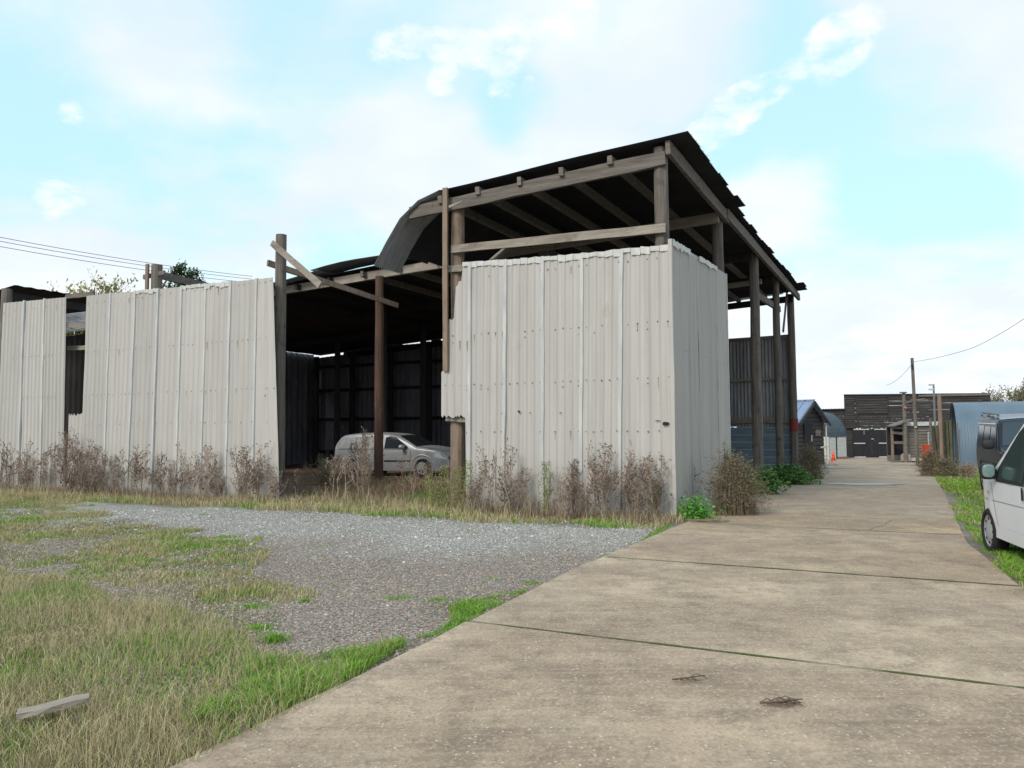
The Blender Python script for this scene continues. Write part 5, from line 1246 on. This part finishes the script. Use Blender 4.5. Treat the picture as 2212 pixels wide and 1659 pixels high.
tR_ = tops((1010, 985), (1045, 990), (1065, 965), (1110, 955), (1130, 975), (1160, 1010), (1190, 1020), (1215, 1010), (1240, 985), (1260, 1000), (1290, 955), (1310, 948), (1340, 1000), (1370, 965), (1392, 955), (1420, 1015), (1440, 1050))
AR = (-1.05, -.34); wR = 'before the # sheet from the corner'; wL = 'before the # sheet from the opening'
clump((1012, 1140), AR, tR_, 17, 'dried seeded weed', wR, 'dried weeds at the left half of the block wall', tR)
clump((1140, 1225), AR, tR_, 8, 'thin dried weed', wR, 'short dried weeds in the middle of the block wall', tR)
clump((1225, 1425), AR, tR_, 36, 'purplish brown weed', wR, 'tall dried weeds at the right half of the block wall', tR)
tL_ = tops((0, 960), (60, 950), (150, 925), (200, 960), (260, 975), (330, 960), (380, 975), (430, 935), (455, 960), (480, 990), (540, 955), (590, 945))
clump((0, 130), AR, tL_, 22, 'dark dried weed', 'before the # sheet from the gap', 'dried weeds at the far left of the long wall', tL2)
clump((130, 155), AR, tL_, 9, 'reddish dried weed', 'at the left edge of the broken gap in the wall', 'dried weeds before the gap')
clump((155, 190), AR, tL_, 12, 'reddish dried weed', 'right under the broken gap in the left wall', 'dried weeds before the gap')
clump((190, 230), AR, tL_, 13, 'reddish dried weed', 'just right of the broken gap in the left wall', 'dried weeds before the gap')
clump((230, 400), AR, tL_, 24, 'brown dried weed', wL, 'dried weeds at the middle of the left wall', tL)
clump((405, 480), AR, tL_, 15, 'branching weed', wL, 'branching weeds at the left wall', tL)
clump((515, 600), AR, tL_, 16, 'dried weed', wL, 'weeds at the right end of the left wall', tL)
clump((622, 690), (-.2, 3.5), tops((618, 975), (690, 985)), 8, 'straggly weed', 'just right of the left opening post', 'weeds in the left half of the opening')
clump((690, 770), (-.2, 3.5), tops((690, 985), (770, 965)), 7, 'straggly weed', 'before the back end of the silver car', 'weeds in the left half of the opening')
clump((750, 830), (-.2, 3.2), tops((750, 940), (790, 925), (830, 925)), 9, 'straggly weed', 'before the rear wheel and middle of the silver car', 'weeds before the silver car')
clump((830, 980), (-.2, 3.0), tops((830, 925), (870, 950), (900, 990), (980, 1000)), 12, 'straggly weed', 'before the door and front wheel of the silver car', 'weeds before the silver car')
for (x, yb, yt, lab) in ((1177, 1096, 1003, 'feathery upright green weed against the middle of the pale block wall'), (948, 1088, 1010, 'bushy yellow green weed left of the block wall post'), (972, 1090, 1012, 'yellow green weed at the foot of the block wall post'), (1000, 1092, 1000, 'green weed touching the left edge of the block wall'), (930, 1090, 1030, 'low yellow green weed before the barn opening'), (1412, 1106, 1040, 'greenish weed left of the barn corner')):
    place(gproto, x, yb, yt, lab, None, 1.5)

def bush(name, pxc, pyb, pyt, wpx, m, label, n=500, leaf=.03, cat='bush', stems=140, depth=.6, dens=1.0, droop=.5):
    g = G(pxc, pyb); k = 1700/g[1]; W = wpx/k/2; top = at(pxc, pyt, g[1])[2]-g[2]
    e = empty(name, g); tag(e, label, cat); st = MB(); lf = MB(); ends = []
    for i in range(stems):
        a = random.uniform(0, 6.28); r = random.random()**.7; ex = math.cos(a)*W*r; ey = math.sin(a)*W*depth*r; hh = top*math.sqrt(max(.05, 1-r*r))*random.uniform(.55, 1.08)
        bk = .75 if m == 'dry_bush' else .35; b = Vector((ex*bk, ey*bk, -.02)); c1 = Vector((ex*.65, ey*.65, hh*.9)); q = Vector((ex*1.1, ey*1.1, hh*(1-droop*random.random()*.5)))
        pts = [b, b.lerp(c1, .5)+Vector((random.gauss(0, .03), 0, 0)), c1, q]; strip(st, pts, .009); ends += [c1, q, c1.lerp(q, .5), pts[1]]
        for _ in range(4):
            p = random.choice(pts[1:]); q2 = p+Vector((random.gauss(0, .14), random.gauss(0, .12), random.gauss(.03, .1))); strip(st, [p, q2], .005); ends.append(q2)
    for i in range(n):
        c = random.choice(ends)+Vector([random.gauss(0, .045) for _ in range(3)]); c.z = max(.01, c.z); leafq(lf, c, leaf*random.uniform(.5, 1.2), flat=True)
    st.build('stems', 'weed_brown' if m != 'dry_bush' else 'dry_bush', e); lf.build('leaves', m, e); return e
bush('dry_bush', 1585, 1112, 975, 150, 'dry_bush', 'large tangled dry brown bush at the road side corner of the pale block wall', 5200, .022, stems=420)
bush('dry_bush', 1560, 1080, 948, 60, 'dry_bush', 'tall thin dry bush pressed against the road side wall', 1400, .022, stems=120)
bush('dry_bush', 1752, 1035, 962, 74, 'dry_bush', 'grey brown dry bush beside the last barn post', 3200, .026, stems=260)
bush('bramble', 1650, 1068, 1015, 90, 'bramble_leaf', 'low dark green bramble at the foot of the second barn post', 2600, .045, stems=90, depth=.8)
bush('bramble', 1705, 1046, 1008, 110, 'bramble_leaf', 'spreading green bramble before the far barn posts', 3400, .05, stems=110, depth=.8)
bush('ivy_clump', 1568, 1052, 955, 22, 'bramble_leaf', 'small ivy clump climbing the far edge of the road side wall', 520, .04, stems=24)
bush('mallow', 1502, 1121, 1095, 66, 'leaf_green', 'bright green leafy mallow clump at the barn corner', 1500, .036, 'plant', 50)
bush('mallow', 1414, 1113, 1085, 42, 'leaf_green', 'small bright green leafy clump left of the barn corner', 800, .032, 'plant', 30)
bush('young_shoot', 1498, 1105, 1000, 16, 'leaf_green', 'thin upright shoot with pale green leaves against the road side wall', 90, .03, 'plant', 5)
bush('green_shrub', 700, 1046, 990, 46, 'weed_green', 'dull green shrub inside the barn opening beside the left post', 900, .03, stems=50)
bush('dry_bush', 2010, 1028, 968, 60, 'dry_bush', 'reddish dry bush at the foot of the telegraph pole', 2200, .03, stems=160)
bush('dry_bush', 2046, 1030, 985, 60, 'dry_bush', 'low greenish dry bush before the mossy sheets', 1800, .03, stems=120)
bush('dry_bush', 2090, 1030, 1000, 60, 'weed_brown', 'low brown bush at the foot of the blue round hut', 1200, .025, stems=120)
bush('roof_creeper', 2136, 870, 846, 36, 'pale_leaf', 'x', 10) if False else None

# twigs and debris
def twig(px, py, w, label, n=14, m='twig', rz=.1, th=.012):
    g = G(px, py); k = 1700/g[1]; L = w/k; mb = MB()
    for i in range(n):
        x0 = random.uniform(-.5, .1)*L; x1 = x0+random.uniform(.3, .6)*L; y0 = random.gauss(0, L*.06); mb.tube([(x0, y0, .012), ((x0+x1)/2, y0+random.gauss(0, L*.05), .012+random.random()*.03), (min(x1, L*.5), y0+random.gauss(0, L*.09), .010)], [th*random.uniform(.25, .6)]*3, 4)
    mb.tube([(-L*.5, 0, .02), (0, -.02, .03), (L*.5, .02, .02)], [th, th*.9, th*.5], 6)
    o = mb.build('dead_twig', m); o.location = (g[0], g[1], g[2]+.012); o.rotation_euler = (0, 0, rz); tag(o, label, 'twig')
twig(1690, 1527, 100, 'dark bundle of dead twigs lying on the nearest concrete slab', 14, rz=.15, th=.007)
twig(1490, 1475, 80, 'forked pale dead twig lying left of the dark bundle on the slab', 4, rz=.25, th=.006)
twig(1530, 1128, 90, 'reddish fallen stems at the edge of the slab below the bush', 26, 'weed_brown', -.2, .012)
g = G(110, 1555); mb = MB(); mb.bar((-.17, 0, .05), (.19, .04, .09), .09, .035, seg=4, jit=.006); o = mb.build('old_plank', 'pale_timber'); o.location = [float(q) for q in g]; o.rotation_euler = (0, 0, .35); tag(o, 'short weathered plank lying in the grass at the near left', 'plank')
mb = MB(); g = G(1800, 1012)
mb.add([(-1, -.5, .0), (1.0, -.45, .0), (1.2, .4, .0), (-.6, .5, .0), (-1, -.5, .06), (1.0, -.45, .06), (1.2, .4, .06), (-.6, .5, .06)], [(3, 2, 1, 0), (4, 5, 6, 7), (0, 1, 5, 4), (1, 2, 6, 5), (2, 3, 7, 6), (3, 0, 4, 7)])
o = mb.build('concrete_slab', 'grey_stone'); o.location = [float(q) for q in g]; tag(o, 'flat loose pale slab beside the dry bush at the road edge', 'slab')

# ------------------------------------------------------------------ grass
GREEN = np.array([(.13, .30, .025), (.17, .34, .035), (.10, .24, .02), (.25, .37, .06)]); OLIVE = np.array([(.22, .27, .07), (.28, .29, .10), (.17, .21, .06), (.32, .31, .13)]); STRAW = np.array([(.46, .38, .22), (.40, .32, .19), (.33, .25, .16), (.52, .45, .29)])
STRAW = STRAW*1.1; BV = []; BF = []; BC = []; BN = 0
def blades(x, y, h, w, lean, cols):
    global BN
    n = len(x)
    if n == 0: return
    z = gz(x, y); nearm = np.exp(-((x**2+y**2)/1600)); z = z + nearm*((vnoise(x, y, .45, 2)-.5)*.06+(vnoise(x, y, 1.7, 4)-.5)*.022-.035)-.005
    an = rng.uniform(0, 6.283, n); la = rng.uniform(0, 6.283, n); L = h*lean*rng.uniform(.3, 1.4, n)
    dx, dy = np.cos(an)*w/2, np.sin(an)*w/2; lx, ly = np.cos(la)*L, np.sin(la)*L
    P = np.stack([np.stack([x-dx, y-dy, z], 1), np.stack([x+dx, y+dy, z], 1),
                  np.stack([x-dx*.75+lx*.3, y-dy*.75+ly*.3, z+h*.55], 1), np.stack([x+dx*.75+lx*.3, y+dy*.75+ly*.3, z+h*.55], 1),
                  np.stack([x+lx, y+ly, z+h*(1-.25*np.minimum(1, lean))], 1)], 1).reshape(-1, 3)
    i = (np.arange(n)*5+BN)[:, None]; F = np.concatenate([i+np.array([[0, 1, 3]]), i+np.array([[0, 3, 2]]), i+np.array([[2, 3, 4]])], 1).reshape(-1, 3)
    BV.append(P); BF.append(F); BC.append(np.repeat(cols, 5, 0)); BN += 5*n
def scatter(poly, dens, hr, wid, lean, mix, clumpf=None, jit=.25, thr=.0, sc=1.1, seed=3):
    xs = [p[0] for p in poly]; ys = [p[1] for p in poly]; A = (max(xs)-min(xs)+1)*(max(ys)-min(ys)+1); n = int(A*dens)
    x = rng.uniform(min(xs)-.5, max(xs)+.5, n); y = rng.uniform(max(1.5, min(ys)-.5), max(ys)+.5, n); k = near(x, y, poly, jit, 1.3, 9); x, y = x[k], y[k]
    c = vnoise(x, y, sc, seed)*.6+vnoise(x, y, sc*3.2, seed+1)*.4; k = c > thr; x, y, c = x[k], y[k], c[k]
    a, s = AS(x, y); k = ~((s < -.62-.06*np.maximum(0, -6-a)) & (s > -4.82-.09*np.maximum(0, -1.5-a))); x, y, c = x[k], y[k], c[k]; n = len(x)
    g2 = vnoise(x, y, .8, seed+5)*.55+vnoise(x, y, 2.6, seed+6)*.45   # colour patches
    r = rng.uniform(0, 1, n); q = np.clip(mix[0]+(g2-.5)*2.2, 0, 1); pick = rng.integers(0, 4, n)
    cols = np.where((r < q)[:, None], GREEN[pick], np.where((rng.uniform(0, 1, n) < mix[1])[:, None], STRAW[pick], OLIVE[pick]))
    h = rng.uniform(hr[0], hr[1], n)*(.55+.9*np.clip((c-thr)/(1-thr), 0, 1)); h = np.where((cols[:, 0] > cols[:, 1]), h*1.35, h)
    blades(x, y, h, np.where(cols[:, 0] > cols[:, 1], wid*.7, wid), lean, cols*rng.uniform(.75, 1.2, n)[:, None])
scatter(Z_TALL, 3900, (.03, .085), .0055, .7, (.38, .50), thr=.10, sc=1.3, seed=41)
scatter(Z_TALL, 1000, (.08, .26), .0030, .6, (-1, .97), thr=.36, seed=44)
scatter(Z_PATCH, 2300, (.03, .10), .008, .7, (.22, .55), thr=.43, sc=1.4, seed=47, jit=.7)
scatter(Z_PATCH, 380, (.015, .05), .010, .9, (.15, .35), seed=49, jit=.8)
scatter(Z_WALL, 900, (.04, .15), .012, .6, (.12, .72), thr=.22, seed=51)
scatter(Z_WALL, 90, (.18, .42), .008, .4, (-1, .9), thr=.3, seed=52)
scatter(Z_EDGE, 8500, (.035, .15), .0055, .9, (1.2, .15), thr=.26, sc=2.6, seed=53)
scatter(Z_EDGE2, 5600, (.025, .07), .006, .8, (1.1, .1), thr=.26, sc=1.7, seed=57)
scatter(Z_EDGE3, 3600, (.03, .07), .008, .8, (.9, .1), thr=.30, sc=1.7, seed=58)
scatter(Z_RIGHT, 2600, (.04, .14), .008, .7, (1.0, .1), thr=.15, seed=59)
scatter(Z_RIGHT2, 420, (.06, .16), .022, .6, (.9, .2), thr=.25, seed=60)
scatter(Z_RIGHT3, 1100, (.04, .10), .012, .7, (.8, .2), thr=.3, seed=61)
scatter(Z_BARN, 110, (.05, .22), .014, .6, (.05, .62), thr=.35, seed=62)
scatter(Z_BARNG, 1500, (.06, .16), .012, .6, (1.1, .05), thr=.2, seed=63)
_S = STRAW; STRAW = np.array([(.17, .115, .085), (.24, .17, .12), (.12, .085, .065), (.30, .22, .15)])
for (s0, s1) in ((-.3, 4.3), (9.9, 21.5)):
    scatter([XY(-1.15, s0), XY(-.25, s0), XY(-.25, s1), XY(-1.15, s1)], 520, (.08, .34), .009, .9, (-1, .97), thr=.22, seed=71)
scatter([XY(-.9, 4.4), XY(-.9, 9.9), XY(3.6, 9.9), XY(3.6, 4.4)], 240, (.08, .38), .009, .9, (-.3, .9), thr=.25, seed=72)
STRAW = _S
R4 = [XY(*q) for q in ((-6, -5.1), (28, -5.1), (28, -12), (-6, -12))]
scatter(R4, 420, (.03, .10), .016, .7, (.75, .3), thr=.36, seed=64)
scatter([XY(*q) for q in ((-9, -4.95), (3, -4.95), (3, -6.6), (-9, -6.6))], 2200, (.02, .09), .007, .8, (.95, .2), thr=.40, sc=1.5, seed=65)
# single tufts in the gravel and along the slab edge
def tuft(px, py, n, h, rad, mix=(1.2, .1)):
    g = G(px, py); x = g[0]+rng.normal(0, rad, n); y = g[1]+rng.normal(0, rad*.8, n); r = rng.uniform(0, 1, n)
    cols = np.where((r < mix[0])[:, None], GREEN[rng.integers(0, 4, n)], np.where((rng.uniform(0, 1, n) < .5)[:, None], STRAW[rng.integers(0, 4, n)], OLIVE[rng.integers(0, 4, n)]))
    blades(x, y, rng.uniform(.5, 1.1, n)*h, .007, .9, cols)
for t in ((660, 1293, 120, .05, .04), (1060, 1240, 60, .03, .05), (590, 1380, 220, .10, .05), (860, 1285, 200, .04, .10), (950, 1292, 160, .04, .08), (490, 1155, 260, .05, .12), (810, 1142, 60, .03, .05), (1150, 1252, 160, .035, .07), (1265, 1225, 120, .03, .06),
          (700, 1178, 70, .03, .06), (510, 1212, 120, .05, .10), (1300, 1196, 60, .03, .05), (440, 1108, 90, .04, .09), (1010, 1140, 60, .03, .06), (920, 1118, 80, .03, .07), (1580, 1145, 60, .03, .05), (560, 1352, 200, .05, .07), (545, 1305, 200, .05, .09), (300, 1210, 300, .07, .14), (420, 1235, 200, .05, .12)):
    tuft(t[0], t[1], t[2], t[3], t[4])
for i in range(46): tuft(random.uniform(600, 1330), random.uniform(1120, 1300), 30, .022, .04, (.5, .3))
for k in range(60):   # tufts rooted in the first two joints
    a = random.choice((-8.7, -8.7, -4.93)); s = random.uniform(-4.6, -.7); x, y = XY(a, s); n = 14; blades(x+rng.normal(0, .018, n), y+rng.normal(0, .012, n), rng.uniform(.008, .026, n), .004, .9, GREEN[rng.integers(0, 4, n)]*.6)
o = mesh_np('grass', np.concatenate(BV), np.concatenate(BF), 'grass_mat', {'tint': np.concatenate(BC)}); tag(o, 'patchy green and straw coloured grass round the gravel and the road edge', 'grass', kind='stuff')

# gravel
def gravel():
    n = 52000; poly = PG((-100, 1100), (600, 1095), (1440, 1130), (1345, 1192), (1000, 1345), (880, 1400), (700, 1500), (200, 1500), (-100, 1300))
    xs = [p[0] for p in poly]; ys = [p[1] for p in poly]; x = rng.uniform(min(xs), max(xs), n*3); u_ = rng.uniform(0, 1, n*3)
    y0, y1 = min(ys), max(ys); y = 1/(1/y1+(1/y0-1/y1)*u_); k = inpoly(x, y, poly); x, y = x[k][:n], y[k][:n]; n = len(x)
    a, s = AS(x, y); k = s > -.60-.06*np.maximum(0, -6-a); x, y, a, s = x[k], y[k], a[k], s[k]; n = len(x)
    z = gz(x, y); nearm = np.exp(-((x**2+y**2)/1600)); z = z+nearm*((vnoise(x, y, .45, 2)-.5)*.06+(vnoise(x, y, 1.7, 4)-.5)*.022-.035)
    grey = sst(a+(vnoise(x, y, .6, 5)-.5)*2.5+.15*s, -6.2, -3.4)
    sz = rng.uniform(.003, .0095, n)*np.where(rng.uniform(0, 1, n) > .97, 2.1, 1)*(.55+.075*y)
    B = np.array([(1, 0, 0), (0, 1, 0), (-1, 0, 0), (0, -1, 0), (0, 0, .8), (0, 0, -.8)], float)
    an = rng.uniform(0, 6.28, n); c, s_ = np.cos(an), np.sin(an); V = B[None]*rng.uniform(.6, 1.3, (n, 6, 1))*sz[:, None, None]
    V[:, :, 0] *= 1.25; V = np.stack([V[:, :, 0]*c[:, None]-V[:, :, 1]*s_[:, None], V[:, :, 0]*s_[:, None]+V[:, :, 1]*c[:, None], V[:, :, 2]], 2)
    V += np.stack([x, y, z+sz*.25], 1)[:, None, :]
    Fb = np.array([(0, 1, 4), (1, 2, 4), (2, 3, 4), (3, 0, 4), (1, 0, 5), (2, 1, 5), (3, 2, 5), (0, 3, 5)]); F = (Fb[None]+(np.arange(n)*6)[:, None, None]).reshape(-1, 3)
    g1 = np.array([(.47, .45, .42), (.36, .345, .325), (.58, .56, .53), (.24, .23, .22)]); g2 = np.array([(.33, .285, .25), (.24, .205, .18), (.44, .40, .36), (.42, .30, .23)])
    p = rng.integers(0, 4, n); cols = np.where((rng.uniform(0, 1, n) < grey)[:, None], g1[p], g2[p])*rng.uniform(.8, 1.15, n)[:, None]
    o = mesh_np('gravel', V.reshape(-1, 3), F, 'stone_mat', {'tint': np.repeat(cols, 6, 0)}); tag(o, 'loose grey and brown gravel spread over the forecourt', 'gravel', kind='stuff')
gravel()

def cracks():
    mb = MB()
    for pts in (((1790, 1146), (1850, 1150), (1905, 1138), (1960, 1143), (2050, 1160)), ((1905, 1138), (1925, 1126), (1990, 1120)), ((1990, 1128), (2030, 1140), (2062, 1148)), ((1730, 1112), (1790, 1115), (1880, 1119))):
        P = []
        for i in range(len(pts)-1):
            a, b = G(*pts[i]), G(*pts[i+1])
            for k in range(8): t = k/8; P.append((a[0]+(b[0]-a[0])*t+random.gauss(0, .015), a[1]+(b[1]-a[1])*t+random.gauss(0, .03)))
        vs = []
        for (x, y) in P: w = random.uniform(.003, .010); vs += [(x, y-w, float(slope(y))+.0115), (x, y+w, float(slope(y))+.0115)]
        mb.add(vs, [(2*i, 2*i+2, 2*i+3, 2*i+1) for i in range(len(P)-1)])
    o = mb.build('crack', 'moss', bpy.data.objects['road'])
cracks()
def litter():
    V = []; F = []
    for i in range(5200):
        if i < 2600: s_ = random.uniform(4.8, 10); a = random.uniform(-.6, 4.5)
        else: s_ = random.uniform(-.4, 21); a = FO-random.random()**1.6*1.1
        x, y = XY(a, s_); z = float(gz(x, y))+random.uniform(0, .02); q = random.uniform(.012, .035); an = random.uniform(0, 6.28); o = len(V); t = random.uniform(-.5, .5)*q
        c, d = math.cos(an)*q, math.sin(an)*q; V += [(x-c, y-d, z), (x+d*.5, y-c*.5, z+t), (x+c, y+d, z+.006), (x-d*.5, y+c*.5, z-t)]; F.append((o, o+1, o+2, o+3))
    o = mesh_np('leaf_litter', V, F, 'litter'); tag(o, 'brown leaf litter strewn along the wall feet and in the barn opening', 'leaf litter', kind='stuff')
mat('litter', (.26, .15, .09), (.12, .08, .055), 3, rough=.95)
litter()
